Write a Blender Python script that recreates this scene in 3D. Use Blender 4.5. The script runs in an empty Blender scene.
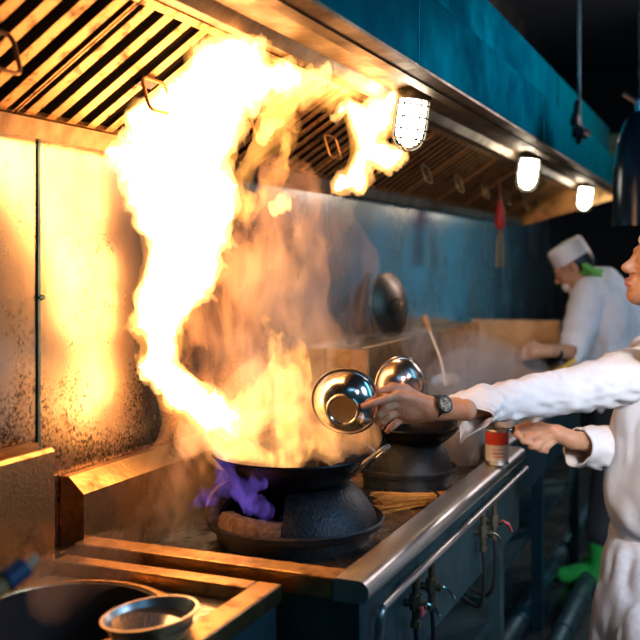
import bpy, bmesh, math, random
import numpy as np
from mathutils import Vector, Matrix, Quaternion

# ---------------------------------------------------------------- camera, world, lights, exposure
S = bpy.context.scene
COL = S.collection
TH = math.radians(23.0)
CT, ST = math.cos(TH), math.sin(TH)
EYE = 1.5
FPX = 985.0

cam_d = bpy.data.cameras.new('camera')
cam = bpy.data.objects.new('camera', cam_d)
COL.objects.link(cam)
cam.location = (0, 0, EYE)
cam.rotation_euler = (math.pi / 2, 0, TH)
cam_d.sensor_width = 36
cam_d.lens = 36 * FPX / 640
cam_d.shift_y = -55 / 640
cam_d.clip_start = 0.05
cam_d.dof.use_dof = True
cam_d.dof.focus_distance = 2.36
cam_d.dof.aperture_fstop = 3.0
S.camera = cam

S.view_settings.view_transform = 'Standard'
S.view_settings.look = 'None'
S.view_settings.exposure = 0.0
S.view_settings.gamma = 1.0
S.view_settings.use_curve_mapping = False
S.cycles.use_denoising = True
S.cycles.max_bounces = 8
S.cycles.volume_bounces = 1
S.cycles.transparent_max_bounces = 24
S.cycles.volume_step_rate = 0.35
S.cycles.volume_max_steps = 256
S.cycles.sample_clamp_indirect = 6.0

world = bpy.data.worlds.new('world')
S.world = world
world.use_nodes = True
_bg = world.node_tree.nodes['Background']
_bg.inputs[0].default_value = (0.0, 0.42, 0.58, 1)
_bg.inputs[1].default_value = 0.06


def area_light(name, loc, target, size, size_y, power, color):
    l = bpy.data.lights.new(name, 'AREA')
    l.shape = 'RECTANGLE'; l.size = size; l.size_y = size_y
    l.energy = power; l.color = color
    o = bpy.data.objects.new(name, l); COL.objects.link(o)
    o.location = loc
    o.rotation_euler = (Vector(target) - Vector(loc)).to_track_quat('-Z', 'Y').to_euler()
    return o


def point_light(name, loc, r, power, color):
    l = bpy.data.lights.new(name, 'POINT')
    l.shadow_soft_size = r; l.energy = power; l.color = color
    o = bpy.data.objects.new(name, l); COL.objects.link(o); o.location = loc
    return o

# cool fluorescent strips over aisle and camera; unseen fills added for the cooks
area_light('aisle_strip_light', (1.3, 3.2, 2.9), (-0.7, 3.4, 1.6), 0.3, 3.0, 14, (0.15, 0.64, 1.0))
area_light('chef_side_fill', (1.7, 1.9, 2.3), (-0.25, 2.8, 1.1), 0.5, 0.9, 34, (0.36, 0.60, 1.0))  # unseen fill added to brighten the near cook from the side
area_light('near_strip_light', (0.9, -0.3, 2.8), (-0.8, 2.0, 1.0), 1.2, 0.3, 3.5, (0.2, 0.55, 1.0))
area_light('far_cook_fill', (0.4, 6.4, 2.9), (-1.1, 5.2, 1.3), 0.3, 1.6, 38, (1.0, 0.86, 0.88))  # unseen pinkish fill added to brighten the far cook
pl_ = area_light('chef_front_fill', (1.25, 0.7, 2.2), (-0.15, 2.85, 1.05), 0.4, 0.4, 4.6, (0.95, 0.88, 0.90))  # unseen narrow fill added to brighten the near cook from the front
pl_.data.spread = math.radians(38)
# tall blue-lit openings at the far end of the aisle, seen as vertical glints in the steel wall
area_light('doorway_light', (-0.17, 8.85, 1.5), (-0.17, 0, 1.5), 0.12, 1.3, 0.9, (0.15, 0.66, 1.0))
area_light('doorway_light', (0.36, 8.85, 1.5), (0.36, 0, 1.5), 0.10, 1.0, 0.6, (0.25, 0.65, 1.0))
area_light('doorway_light', (0.8, 8.8, 1.5), (0.2, 0, 1.5), 2.0, 1.4, 0.3, (0.0, 0.42, 0.60))


# ---------------------------------------------------------------- view geometry (measured lines -> metres)
def V(px, py, d):
    r = (px - 320) / FPX * d
    return Vector((r * CT - d * ST, r * ST + d * CT, EYE - (py - 265) / FPX * d))


def y_at(px, X):
    t = (px - 320) / FPX
    return (-X * CT - t * X * ST) / (ST - t * CT)


RIGHT = Vector((CT, ST, 0)); FWD = Vector((-ST, CT, 0)); UP = Vector((0, 0, 1))


# ---------------------------------------------------------------- materials
def nt(name):
    m = bpy.data.materials.new(name); m.use_nodes = True
    return m, m.node_tree, m.node_tree.nodes['Principled BSDF']


def mat(name, col, rough=0.5, metal=0.0, col2=None, nscale=8.0, namt=0.5, rough2=None, bump=0.0, bscale=40.0,
        stretch=(1, 1, 1), spec=None, sss=0.0, lo=0.35, hi=0.7, coat=0.0):
    m, t, b = nt(name)
    N, L = t.nodes, t.links
    b.inputs['Base Color'].default_value = (*col, 1)
    b.inputs['Roughness'].default_value = rough
    b.inputs['Metallic'].default_value = metal
    if coat: b.inputs['Coat Weight'].default_value = coat
    if spec is not None: b.inputs['Specular IOR Level'].default_value = spec
    if sss:
        b.inputs['Subsurface Weight'].default_value = sss
        b.inputs['Subsurface Radius'].default_value = (0.012, 0.005, 0.003)
        b.inputs['Subsurface Scale'].default_value = 1.0
    tc = N.new('ShaderNodeTexCoord')
    mp = N.new('ShaderNodeMapping'); mp.inputs['Scale'].default_value = stretch
    L.new(tc.outputs['Object'], mp.inputs[0])
    if col2 is not None or rough2 is not None:
        n = N.new('ShaderNodeTexNoise'); n.inputs['Scale'].default_value = nscale
        n.inputs['Detail'].default_value = 6; n.inputs['Roughness'].default_value = 0.65
        L.new(mp.outputs[0], n.inputs['Vector'])
        r = N.new('ShaderNodeMapRange'); r.inputs[1].default_value = lo; r.inputs[2].default_value = hi
        L.new(n.outputs['Fac'], r.inputs[0])
        if col2 is not None:
            x = N.new('ShaderNodeMix'); x.data_type = 'RGBA'
            x.inputs[6].default_value = (*col, 1); x.inputs[7].default_value = (*col2, 1)
            L.new(r.outputs[0], x.inputs[0]); L.new(x.outputs[2], b.inputs['Base Color'])
        if rough2 is not None:
            y = N.new('ShaderNodeMapRange'); y.inputs[3].default_value = rough; y.inputs[4].default_value = rough2
            L.new(r.outputs[0], y.inputs[0]); L.new(y.outputs[0], b.inputs['Roughness'])
    if bump:
        n = N.new('ShaderNodeTexNoise'); n.inputs['Scale'].default_value = bscale; n.inputs['Detail'].default_value = 4
        L.new(mp.outputs[0], n.inputs['Vector'])
        bp = N.new('ShaderNodeBump'); bp.inputs['Strength'].default_value = bump; bp.inputs['Distance'].default_value = 0.004
        L.new(n.outputs['Fac'], bp.inputs['Height']); L.new(bp.outputs[0], b.inputs['Normal'])
    return m


def emit_mat(name, col, strength):
    m, t, b = nt(name)
    t.nodes.remove(b)
    e = t.nodes.new('ShaderNodeEmission')
    e.inputs[0].default_value = (*col, 1); e.inputs[1].default_value = strength
    t.links.new(e.outputs[0], t.nodes['Material Output'].inputs['Surface'])
    return m


M = {}
M['steel'] = mat('brushed_steel', (0.62, 0.6, 0.57), 0.3, 1.0, (0.5, 0.46, 0.4), 5, rough2=0.42, bump=0.05, bscale=60)
M['hood_steel_cool_tint'] = mat('hood_steel_cool_tint', (0.014, 0.165, 0.205), 0.36, 1.0, (0.01, 0.105, 0.14), 3.5, rough2=0.5, bump=0.05, bscale=30)  # teal of the cool light put into the stainless base colour
M['hood_steel_cool_tint'].node_tree.nodes['Principled BSDF'].inputs['Specular Tint'].default_value = (0.04, 0.30, 0.335, 1)
M['gap_shade'] = mat('gap_shade_black', (0.006, 0.004, 0.003), 1.0, spec=0.05)  # shade between the filter bars put into a near-black backing colour
M['screen_steel'] = mat('warm_lit_tint_steel', (0.8, 0.58, 0.34), 0.5, 0.6, (0.5, 0.32, 0.16), 8)  # warm fire and lamp light put into the end screen's base colour
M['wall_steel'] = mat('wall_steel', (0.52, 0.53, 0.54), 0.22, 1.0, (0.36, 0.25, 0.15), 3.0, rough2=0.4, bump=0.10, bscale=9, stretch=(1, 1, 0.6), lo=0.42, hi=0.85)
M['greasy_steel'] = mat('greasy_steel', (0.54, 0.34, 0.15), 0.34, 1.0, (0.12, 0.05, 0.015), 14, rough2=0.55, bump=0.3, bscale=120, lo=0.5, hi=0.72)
M['counter_steel'] = mat('counter_steel', (0.55, 0.52, 0.47), 0.24, 1.0, (0.12, 0.09, 0.06), 11, rough2=0.5, bump=0.35, bscale=70, lo=0.45, hi=0.68)
M['dark_steel'] = mat('dark_steel', (0.09, 0.19, 0.21), 0.42, 0.85, (0.04, 0.08, 0.09), 6, rough2=0.6, bump=0.1)  # teal cast of the cool light mixed into this steel's colour
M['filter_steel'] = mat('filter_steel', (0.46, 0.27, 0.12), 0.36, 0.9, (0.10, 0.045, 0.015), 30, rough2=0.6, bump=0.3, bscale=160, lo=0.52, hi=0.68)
M['black'] = mat('soot_black', (0.012, 0.010, 0.009), 0.75)
M['iron'] = mat('cast_iron', (0.022, 0.024, 0.026), 0.42, 0.5, (0.07, 0.05, 0.035), 26, rough2=0.75, bump=0.5, bscale=130, lo=0.5, hi=0.8)
M['wok_iron'] = mat('seasoned_wok_iron', (0.02, 0.022, 0.024), 0.24, 0.85, (0.045, 0.04, 0.04), 9, rough2=0.45, bump=0.12, bscale=60)
M['chrome'] = mat('polished_steel', (0.82, 0.8, 0.77), 0.15, 1.0, (0.6, 0.55, 0.5), 10, rough2=0.2, bump=0.03, bscale=40)
M['brass'] = mat('valve_brass', (0.34, 0.27, 0.15), 0.35, 1.0, (0.1, 0.1, 0.07), 60, rough2=0.6)
M['rubber'] = mat('black_rubber', (0.012, 0.012, 0.013), 0.55)
M['tile'] = mat('wet_floor', (0.02, 0.03, 0.033), 0.16, 0.0, (0.05, 0.055, 0.05), 5, rough2=0.5, bump=0.6, bscale=14, spec=0.8)
M['dark_paint'] = mat('dark_ceiling_paint', (0.005, 0.007, 0.008), 0.9)
M['cloth'] = mat('white_cotton', (0.80, 0.79, 0.78), 0.85, 0.0, (0.70, 0.68, 0.67), 18, bump=0.7, bscale=22)
M['trouser'] = mat('pale_cotton_trousers', (0.66, 0.67, 0.69), 0.9, 0.0, (0.52, 0.54, 0.58), 60, bump=0.5, bscale=50)
M['dark_trouser'] = mat('dark_trousers', (0.015, 0.02, 0.025), 0.85)
M['skin'] = mat('warm_skin', (0.60, 0.32, 0.18), 0.48, 0.0, (0.52, 0.24, 0.12), 22, bump=0.25, bscale=170, sss=0.12)
M['nail'] = mat('finger_nail', (0.72, 0.45, 0.36), 0.25)
M['hair'] = mat('black_hair', (0.012, 0.009, 0.008), 0.5)
M['lip'] = mat('lips', (0.5, 0.16, 0.12), 0.4)
M['green'] = mat('green_neckerchief', (0.12, 0.42, 0.06), 0.8)
M['boot'] = mat('green_boot_rubber', (0.02, 0.3, 0.05), 0.35)
M['bamboo'] = mat('bamboo', (0.80, 0.33, 0.045), 0.55, 0.0, (0.5, 0.17, 0.02), 60, stretch=(1, 1, 1), bump=0.4, bscale=90)
M['wood'] = mat('worn_wood', (0.5, 0.27, 0.1), 0.6, 0.0, (0.3, 0.14, 0.05), 14, bump=0.2)
M['yellow'] = mat('yellow_bamboo_handle', (0.75, 0.42, 0.04), 0.5)
M['red'] = mat('red_paint', (0.6, 0.035, 0.02), 0.45)
M['can_red'] = mat('red_label_paper', (0.75, 0.07, 0.03), 0.45)
M['white_plastic'] = mat('white_plastic', (0.75, 0.72, 0.69), 0.4)
M['white_enamel'] = mat('white_label', (0.82, 0.78, 0.72), 0.45)
M['pink'] = mat('pink_tag_plastic', (0.75, 0.12, 0.13), 0.5)
M['blue'] = mat('blue_grip_plastic', (0.01, 0.06, 0.13), 0.5)
M['water'] = mat('dark_broth', (0.03, 0.035, 0.04), 0.04, 0.0, spec=0.9)
M['watch_face'] = mat('watch_face', (0.62, 0.42, 0.24), 0.5, 0.3, (0.03, 0.022, 0.018), 260, lo=0.42, hi=0.58)
M['channel_steel'] = mat('channel_steel', (0.22, 0.15, 0.09), 0.38, 1.0, (0.10, 0.06, 0.03), 9, rough2=0.55, bump=0.2)
M['dull_lid'] = mat('dull_bronze_lid', (0.22, 0.17, 0.13), 0.35, 1.0, (0.1, 0.07, 0.05), 8)
M['satin_steel'] = mat('satin_steel', (0.62, 0.52, 0.46), 0.24, 1.0)


# ---------------------------------------------------------------- mesh helpers
def obj(name, bm, m, parent=None, smooth=True, bevel=0.0, auto=True):
    me = bpy.data.meshes.new(name)
    bmesh.ops.recalc_face_normals(bm, faces=bm.faces)
    bm.to_mesh(me); bm.free()
    return link(name, me, m, parent, smooth, bevel)


def link(name, me, m, parent=None, smooth=True, bevel=0.0):
    if m: me.materials.append(M[m] if isinstance(m, str) else m)
    if smooth:
        me.polygons.foreach_set('use_smooth', [True] * len(me.polygons))
        try: me.set_sharp_from_angle(angle=math.radians(38))
        except Exception: pass
    o = bpy.data.objects.new(name, me); COL.objects.link(o)
    if parent is not None:
        o.parent = parent
        o.matrix_parent_inverse = Matrix.Identity(4)
        off = WORLD_OF.get(parent.name, Matrix.Identity(4))
        o.matrix_basis = off.inverted()
        WORLD_OF[o.name] = Matrix.Identity(4)
    if bevel:
        b = o.modifiers.new('bevel', 'BEVEL'); b.width = bevel; b.segments = 2; b.limit_method = 'ANGLE'
    return o

# meshes are written in world metres; WORLD_OF keeps each Empty's placement so children can be re-based on it
WORLD_OF = {}


def thing(name, label, cat, loc=(0, 0, 0), group=None):
    o = bpy.data.objects.new(name, None); COL.objects.link(o)
    o.empty_display_size = 0.05
    o.location = loc
    WORLD_OF[o.name] = Matrix.Translation(Vector(loc))
    o['label'] = label; o['category'] = cat
    if group: o['group'] = group
    return o


def tag(o, label, cat, group=None, kind=None):
    o['label'] = label; o['category'] = cat
    if group: o['group'] = group
    if kind: o['kind'] = kind
    return o


def struct(o):
    o['kind'] = 'structure'
    return o


def bx(bm, x0, x1, y0, y1, z0, z1, mtx=None):
    r = bmesh.ops.create_cube(bm, size=1.0)
    for v in r['verts']:
        v.co = Vector((x0 + (v.co.x + .5) * (x1 - x0), y0 + (v.co.y + .5) * (y1 - y0), z0 + (v.co.z + .5) * (z1 - z0)))
        if mtx: v.co = mtx @ v.co
    return bm


def box(*a, mtx=None):
    return bx(bmesh.new(), *a, mtx=mtx)


def prism_y(bm, prof, y0, y1):
    """profile of (x, z) points swept along Y"""
    a = [bm.verts.new((x, y0, z)) for x, z in prof]
    b = [bm.verts.new((x, y1, z)) for x, z in prof]
    n = len(prof)
    bm.faces.new(a); bm.faces.new(list(reversed(b)))
    for i in range(n):
        bm.faces.new((a[i], b[i], b[(i + 1) % n], a[(i + 1) % n]))
    return bm


def lathe(bm, prof, seg=48, mtx=None, a0=0.0, a1=2 * math.pi, closed=False):
    """profile of (r, z); full turn or an arc"""
    full = abs(a1 - a0 - 2 * math.pi) < 1e-6
    n = seg if full else seg + 1
    rings = []
    for r, z in prof:
        if r < 1e-6 and full:
            v = bm.verts.new((0, 0, z)); rings.append([v] * n); continue
        rings.append([bm.verts.new((r * math.cos(a0 + (a1 - a0) * i / seg), r * math.sin(a0 + (a1 - a0) * i / seg), z)) for i in range(n)])
    vs = set(v for rg in rings for v in rg)
    pairs = list(zip(rings[:-1], rings[1:]))
    if closed: pairs.append((rings[-1], rings[0]))
    for A, B in pairs:
        for i in range(seg if full else seg):
            j = (i + 1) % n
            q = []
            for v in (A[i], A[j], B[j], B[i]):
                if v not in q: q.append(v)
            if len(q) >= 3:
                try: bm.faces.new(q)
                except ValueError: pass
    if not full and closed:
        for k in (0, n - 1):
            try: bm.faces.new([rg[k] for rg in rings])
            except ValueError: pass
    if mtx:
        for v in vs: v.co = mtx @ v.co
    return bm


def shell_prof(outer, t):
    """closed thin-wall profile from an outer (r, z) polyline, thickness t inwards/upwards"""
    inner = []
    n = len(outer)
    for i, (r, z) in enumerate(outer):
        a = outer[max(i - 1, 0)]; b = outer[min(i + 1, n - 1)]
        dx, dz = b[0] - a[0], b[1] - a[1]
        l = math.hypot(dx, dz) or 1
        inner.append((max(0.0, r - dz / l * t), z + dx / l * t))
    return outer + inner[::-1]


def tube(bm, pts, r, seg=10, cap=True, flat=1.0):
    """round (or flattened) tube through points; r number or list"""
    pts = [Vector(p) for p in pts]
    n = len(pts)
    rs = r if isinstance(r, (list, tuple)) else [r] * n
    up = Vector((0, 0, 1)); rings = []
    prev = None
    for i, p in enumerate(pts):
        t = (pts[min(i + 1, n - 1)] - pts[max(i - 1, 0)]).normalized()
        if prev is None:
            u = t.cross(up)
            if u.length < 1e-3: u = t.cross(Vector((1, 0, 0)))
        else:
            u = prev - t * prev.dot(t)
        u.normalize(); prev = u
        w = t.cross(u)
        rings.append([bm.verts.new(p + (u * math.cos(2 * math.pi * k / seg) + w * flat * math.sin(2 * math.pi * k / seg)) * rs[i]) for k in range(seg)])
    for A, B in zip(rings[:-1], rings[1:]):
        for k in range(seg):
            bm.faces.new((A[k], A[(k + 1) % seg], B[(k + 1) % seg], B[k]))
    if cap:
        bm.faces.new(list(reversed(rings[0]))); bm.faces.new(rings[-1])
    return bm


def smooth_pts(pts, n=6):
    """Catmull-Rom through the points"""
    P = [Vector(p) for p in pts]
    P = [P[0] * 2 - P[1]] + P + [P[-1] * 2 - P[-2]]
    out = []
    for i in range(1, len(P) - 2):
        for k in range(n):
            t = k / n
            out.append(0.5 * ((2 * P[i]) + (-P[i - 1] + P[i + 1]) * t + (2 * P[i - 1] - 5 * P[i] + 4 * P[i + 1] - P[i + 2]) * t * t + (-P[i - 1] + 3 * P[i] - 3 * P[i + 1] + P[i + 2]) * t ** 3))
    out.append(P[-2])
    return out


def loop_tube(bm, pts, r, seg=8):
    """closed tube"""
    pts = [Vector(p) for p in pts]; n = len(pts); rings = []
    nrm = Vector((0, 0, 0))
    c = sum(pts, Vector()) / n
    for i in range(n): nrm += (pts[i] - c).cross(pts[(i + 1) % n] - c)
    nrm.normalize()
    for i, p in enumerate(pts):
        t = (pts[(i + 1) % n] - pts[i - 1]).normalized()
        u = t.cross(nrm).normalized()
        rings.append([bm.verts.new(p + (u * math.cos(2 * math.pi * k / seg) + nrm * math.sin(2 * math.pi * k / seg)) * r) for k in range(seg)])
    for i in range(n):
        A, B = rings[i], rings[(i + 1) % n]
        for k in range(seg):
            bm.faces.new((A[k], A[(k + 1) % seg], B[(k + 1) % seg], B[k]))
    return bm


# ---------------------------------------------------------------- numpy fields and surface nets
_rng = np.random.default_rng(7)
_LAT = _rng.random((32, 32, 32)).astype(np.float32)


def vnoise(x, y, z, seed=0):
    x = x + seed * 3.37; y = y + seed * 7.11; z = z + seed * 5.53
    xi = np.floor(x).astype(np.int32); yi = np.floor(y).astype(np.int32); zi = np.floor(z).astype(np.int32)
    fx = x - xi; fy = y - yi; fz = z - zi
    fx = fx * fx * (3 - 2 * fx); fy = fy * fy * (3 - 2 * fy); fz = fz * fz * (3 - 2 * fz)
    x0, x1 = xi & 31, (xi + 1) & 31; y0, y1 = yi & 31, (yi + 1) & 31; z0, z1 = zi & 31, (zi + 1) & 31
    L = _LAT
    a = L[x0, y0, z0] * (1 - fx) + L[x1, y0, z0] * fx
    b = L[x0, y1, z0] * (1 - fx) + L[x1, y1, z0] * fx
    c = L[x0, y0, z1] * (1 - fx) + L[x1, y0, z1] * fx
    d = L[x0, y1, z1] * (1 - fx) + L[x1, y1, z1] * fx
    return ((a * (1 - fy) + b * fy) * (1 - fz) + (c * (1 - fy) + d * fy) * fz) - 0.5


def fbm(x, y, z, seed=0, octaves=3, gain=0.5):
    s = 0; a = 1.0; f = 1.0; tot = 0
    for o in range(octaves):
        s = s + a * vnoise(x * f, y * f, z * f, seed + o * 11); tot += a
        a *= gain; f *= 2.03
    return s / tot * 2


def sdf_mesh(name, prims, h, k=0.01, noise=None, warp=None, pad=0.02, cut=None, smooth_it=0):
    """prims: ('c', a, b, ra, rb) tapered capsule, ('e', centre, radii, 3x3 axes) ellipsoid; '-' prefix subtracts.
    Returns a closed mesh around the smooth union."""
    lo = np.array([1e9] * 3); hi = -lo
    for p in prims:
        if p[0].startswith('-'): continue
        if p[0][-1] == 'c':
            for q, r in ((p[1], p[3]), (p[2], p[4])):
                lo = np.minimum(lo, np.array(q) - r); hi = np.maximum(hi, np.array(q) + r)
        else:
            r = max(p[2]); lo = np.minimum(lo, np.array(p[1]) - r); hi = np.maximum(hi, np.array(p[1]) + r)
    lo -= pad; hi += pad
    n = np.ceil((hi - lo) / h).astype(int) + 1
    ax = [lo[i] + h * np.arange(n[i]) for i in range(3)]
    X, Y, Z = np.meshgrid(*ax, indexing='ij', sparse=False)
    X = X.astype(np.float32); Y = Y.astype(np.float32); Z = Z.astype(np.float32)
    if warp is not None:
        wx, wy, wz = warp(X, Y, Z); X = X + wx; Y = Y + wy; Z = Z + wz
    F = np.full(X.shape, 1.0, np.float32)
    wpad = 0.0 if warp is None else 0.12
    for p in prims:
        neg = p[0].startswith('-')
        kk = p[5] if (p[0][-1] == 'c' and len(p) > 5) else (p[4] if p[0][-1] == 'e' and len(p) > 4 else k)
        if p[0][-1] == 'c':
            a, b = np.array(p[1]), np.array(p[2]); r = max(p[3], p[4])
            l = np.minimum(a, b) - r - kk * 2 - wpad - 0.03; u = np.maximum(a, b) + r + kk * 2 + wpad + 0.03
        else:
            r = max(p[2]); c = np.array(p[1]); l = c - r - kk * 2 - wpad - 0.03; u = c + r + kk * 2 + wpad + 0.03
        i0 = np.clip(np.floor((l - lo) / h).astype(int), 0, n); i1 = np.clip(np.ceil((u - lo) / h).astype(int) + 1, 0, n)
        sl = tuple(slice(i0[i], i1[i]) for i in range(3))
        x, y, z = X[sl], Y[sl], Z[sl]
        if x.size == 0: continue
        if p[0][-1] == 'c':
            ab = b - a; L2 = float(ab @ ab) + 1e-12
            t = np.clip(((x - a[0]) * ab[0] + (y - a[1]) * ab[1] + (z - a[2]) * ab[2]) / L2, 0, 1)
            D = np.sqrt((x - a[0] - t * ab[0]) ** 2 + (y - a[1] - t * ab[1]) ** 2 + (z - a[2] - t * ab[2]) ** 2) - (p[3] + t * (p[4] - p[3]))
        else:
            R = np.array(p[3]) if len(p) > 3 and p[3] is not None else np.eye(3)
            q = [(x - c[0]) * R[i][0] + (y - c[1]) * R[i][1] + (z - c[2]) * R[i][2] for i in range(3)]
            k0 = np.sqrt(sum((q[i] / p[2][i]) ** 2 for i in range(3))); k1 = np.sqrt(sum((q[i] / p[2][i] ** 2) ** 2 for i in range(3))) + 1e-9
            D = k0 * (k0 - 1) / k1
        G = F[sl]
        if neg:
            D = -D
            hh = np.maximum(kk - np.abs(G - D), 0) / kk
            F[sl] = np.maximum(G, D) + hh * hh * kk * 0.25
        else:
            hh = np.maximum(kk - np.abs(G - D), 0) / kk
            F[sl] = np.minimum(G, D) - hh * hh * kk * 0.25
    if noise is not None: F = F + noise(X, Y, Z)
    if cut is not None: F = np.maximum(F, cut(X, Y, Z))
    F[0], F[-1] = 1, 1; F[:, 0], F[:, -1] = 1, 1; F[:, :, 0], F[:, :, -1] = 1, 1
    return nets(name, F, lo, h, smooth_it)


def nets(name, F, lo, h, smooth_it=0):
    ins = F < 0
    nx, ny, nz = F.shape
    cs = np.zeros((nx - 1, ny - 1, nz - 1, 3), np.float32); cn = np.zeros((nx - 1, ny - 1, nz - 1), np.float32)
    corner = [(i, j, k) for i in (0, 1) for j in (0, 1) for k in (0, 1)]
    for a in corner:
        for d in range(3):
            if a[d] == 1: continue
            b = list(a); b[d] = 1; b = tuple(b)
            sa = tuple(slice(a[q], F.shape[q] - 1 + a[q]) for q in range(3)); sb = tuple(slice(b[q], F.shape[q] - 1 + b[q]) for q in range(3))
            fa, fb = F[sa], F[sb]
            cr = (fa < 0) != (fb < 0)
            t = np.where(cr, fa / np.where(cr, fa - fb, 1), 0)
            for q in range(3):
                cs[..., q] += np.where(cr, a[q] + (t if q == d else 0), 0)
            cn += cr
    act = cn > 0
    idx = np.full(act.shape, -1, np.int64); idx[act] = np.arange(act.sum())
    P = cs[act] / cn[act][:, None] + np.argwhere(act)
    P = P * h + lo
    quads = []
    for d in range(3):
        sa = [slice(None)] * 3; sb = [slice(None)] * 3
        sa[d] = slice(0, -1); sb[d] = slice(1, None)
        A, B = ins[tuple(sa)], ins[tuple(sb)]
        for flip, msk in ((False, A & ~B), (True, ~A & B)):
            e = np.argwhere(msk)
            u, v = [(1, 2), (2, 0), (0, 1)][d]
            ok = (e[:, u] > 0) & (e[:, v] > 0) & (e[:, u] < F.shape[u] - 1) & (e[:, v] < F.shape[v] - 1)
            e = e[ok]
            def c(du, dv):
                f = e.copy(); f[:, u] -= du; f[:, v] -= dv
                return idx[f[:, 0], f[:, 1], f[:, 2]]
            q = np.stack([c(1, 1), c(0, 1), c(0, 0), c(1, 0)], 1)
            if flip: q = q[:, ::-1]
            quads.append(q)
    Q = np.concatenate(quads)
    for _ in range(smooth_it):
        acc = np.zeros_like(P); cnt = np.zeros(len(P))
        for i in range(4):
            j = (i + 1) % 4
            np.add.at(acc, Q[:, i], P[Q[:, j]]); np.add.at(cnt, Q[:, i], 1)
            np.add.at(acc, Q[:, j], P[Q[:, i]]); np.add.at(cnt, Q[:, j], 1)
        P = P * 0.5 + 0.5 * acc / np.maximum(cnt, 1)[:, None]
    me = bpy.data.meshes.new(name)
    me.vertices.add(len(P)); me.vertices.foreach_set('co', P.astype(np.float32).ravel())
    me.loops.add(Q.size); me.loops.foreach_set('vertex_index', Q.ravel().astype(np.int32))
    me.polygons.add(len(Q)); me.polygons.foreach_set('loop_start', np.arange(0, Q.size, 4, dtype=np.int32))
    me.polygons.foreach_set('loop_total', np.full(len(Q), 4, np.int32))
    me.update(calc_edges=True); me.validate()
    return me


def join_meshes(name, meshes):
    bm = bmesh.new()
    for m in meshes:
        bm.from_mesh(m); bpy.data.meshes.remove(m)
    me = bpy.data.meshes.new(name); bm.to_mesh(me); bm.free()
    return me


def add_speckle(m, z_lo, z_hi, scale=90, dark=(0.06, 0.03, 0.012)):
    """baked-on grease spatter, thickest low on the wall"""
    t = m.node_tree; N, L = t.nodes, t.links; b = N['Principled BSDF']
    src = b.inputs['Base Color'].links[0].from_socket
    tc = N.new('ShaderNodeTexCoord'); sp = N.new('ShaderNodeSeparateXYZ'); L.new(tc.outputs['Object'], sp.inputs[0])
    r = N.new('ShaderNodeMapRange'); r.inputs[1].default_value = z_hi; r.inputs[2].default_value = z_lo; r.inputs[3].default_value = 0; r.inputs[4].default_value = 0.15
    L.new(sp.outputs['Z'], r.inputs[0])
    n = N.new('ShaderNodeTexNoise'); n.inputs['Scale'].default_value = scale; n.inputs['Detail'].default_value = 5; L.new(tc.outputs['Object'], n.inputs[0])
    n2 = N.new('ShaderNodeTexNoise'); n2.inputs['Scale'].default_value = 6; n2.inputs['Detail'].default_value = 5; L.new(tc.outputs['Object'], n2.inputs[0])
    a = N.new('ShaderNodeMath'); a.operation = 'MULTIPLY_ADD'; a.inputs[1].default_value = 0.5; L.new(n2.outputs['Fac'], a.inputs[0]); L.new(r.outputs[0], a.inputs[2])
    c = N.new('ShaderNodeMath'); c.operation = 'MULTIPLY_ADD'; c.inputs[1].default_value = 0.6; L.new(n.outputs['Fac'], c.inputs[0]); L.new(a.outputs[0], c.inputs[2])
    q = N.new('ShaderNodeMapRange'); q.inputs[1].default_value = 0.66; q.inputs[2].default_value = 0.80; L.new(c.outputs[0], q.inputs[0])
    x = N.new('ShaderNodeMix'); x.data_type = 'RGBA'; L.new(q.outputs[0], x.inputs[0]); L.new(src, x.inputs[6]); x.inputs[7].default_value = (*dark, 1)
    # amber firelight tinted into the wall colour beside the burner
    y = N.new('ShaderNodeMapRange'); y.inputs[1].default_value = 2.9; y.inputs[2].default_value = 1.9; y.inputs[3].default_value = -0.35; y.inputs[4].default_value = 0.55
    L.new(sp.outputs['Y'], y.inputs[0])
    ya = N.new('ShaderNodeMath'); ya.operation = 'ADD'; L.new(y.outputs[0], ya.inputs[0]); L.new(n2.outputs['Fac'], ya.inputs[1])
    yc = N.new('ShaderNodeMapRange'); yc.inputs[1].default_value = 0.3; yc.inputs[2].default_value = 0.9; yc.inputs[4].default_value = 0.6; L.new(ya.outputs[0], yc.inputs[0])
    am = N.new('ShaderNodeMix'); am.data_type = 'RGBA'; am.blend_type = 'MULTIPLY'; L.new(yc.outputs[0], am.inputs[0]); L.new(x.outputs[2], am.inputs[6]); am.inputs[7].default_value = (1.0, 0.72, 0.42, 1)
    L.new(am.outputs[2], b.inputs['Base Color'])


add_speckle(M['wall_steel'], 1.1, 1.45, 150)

# ================================================================ SETTING
WX = -1.37
struct(obj('floor', box(-1.6, 3.0, -1.5, 9.2, -0.1, 0.0), 'tile', smooth=False))
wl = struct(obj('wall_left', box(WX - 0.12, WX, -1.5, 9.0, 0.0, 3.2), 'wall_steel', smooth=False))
struct(obj('wall_far', box(-1.6, 3.0, 9.0, 9.12, 0.0, 3.2), 'dark_paint', smooth=False))
struct(obj('ceiling', box(-1.6, 3.0, -1.5, 9.2, 3.2, 3.3), 'dark_paint', smooth=False))
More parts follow.
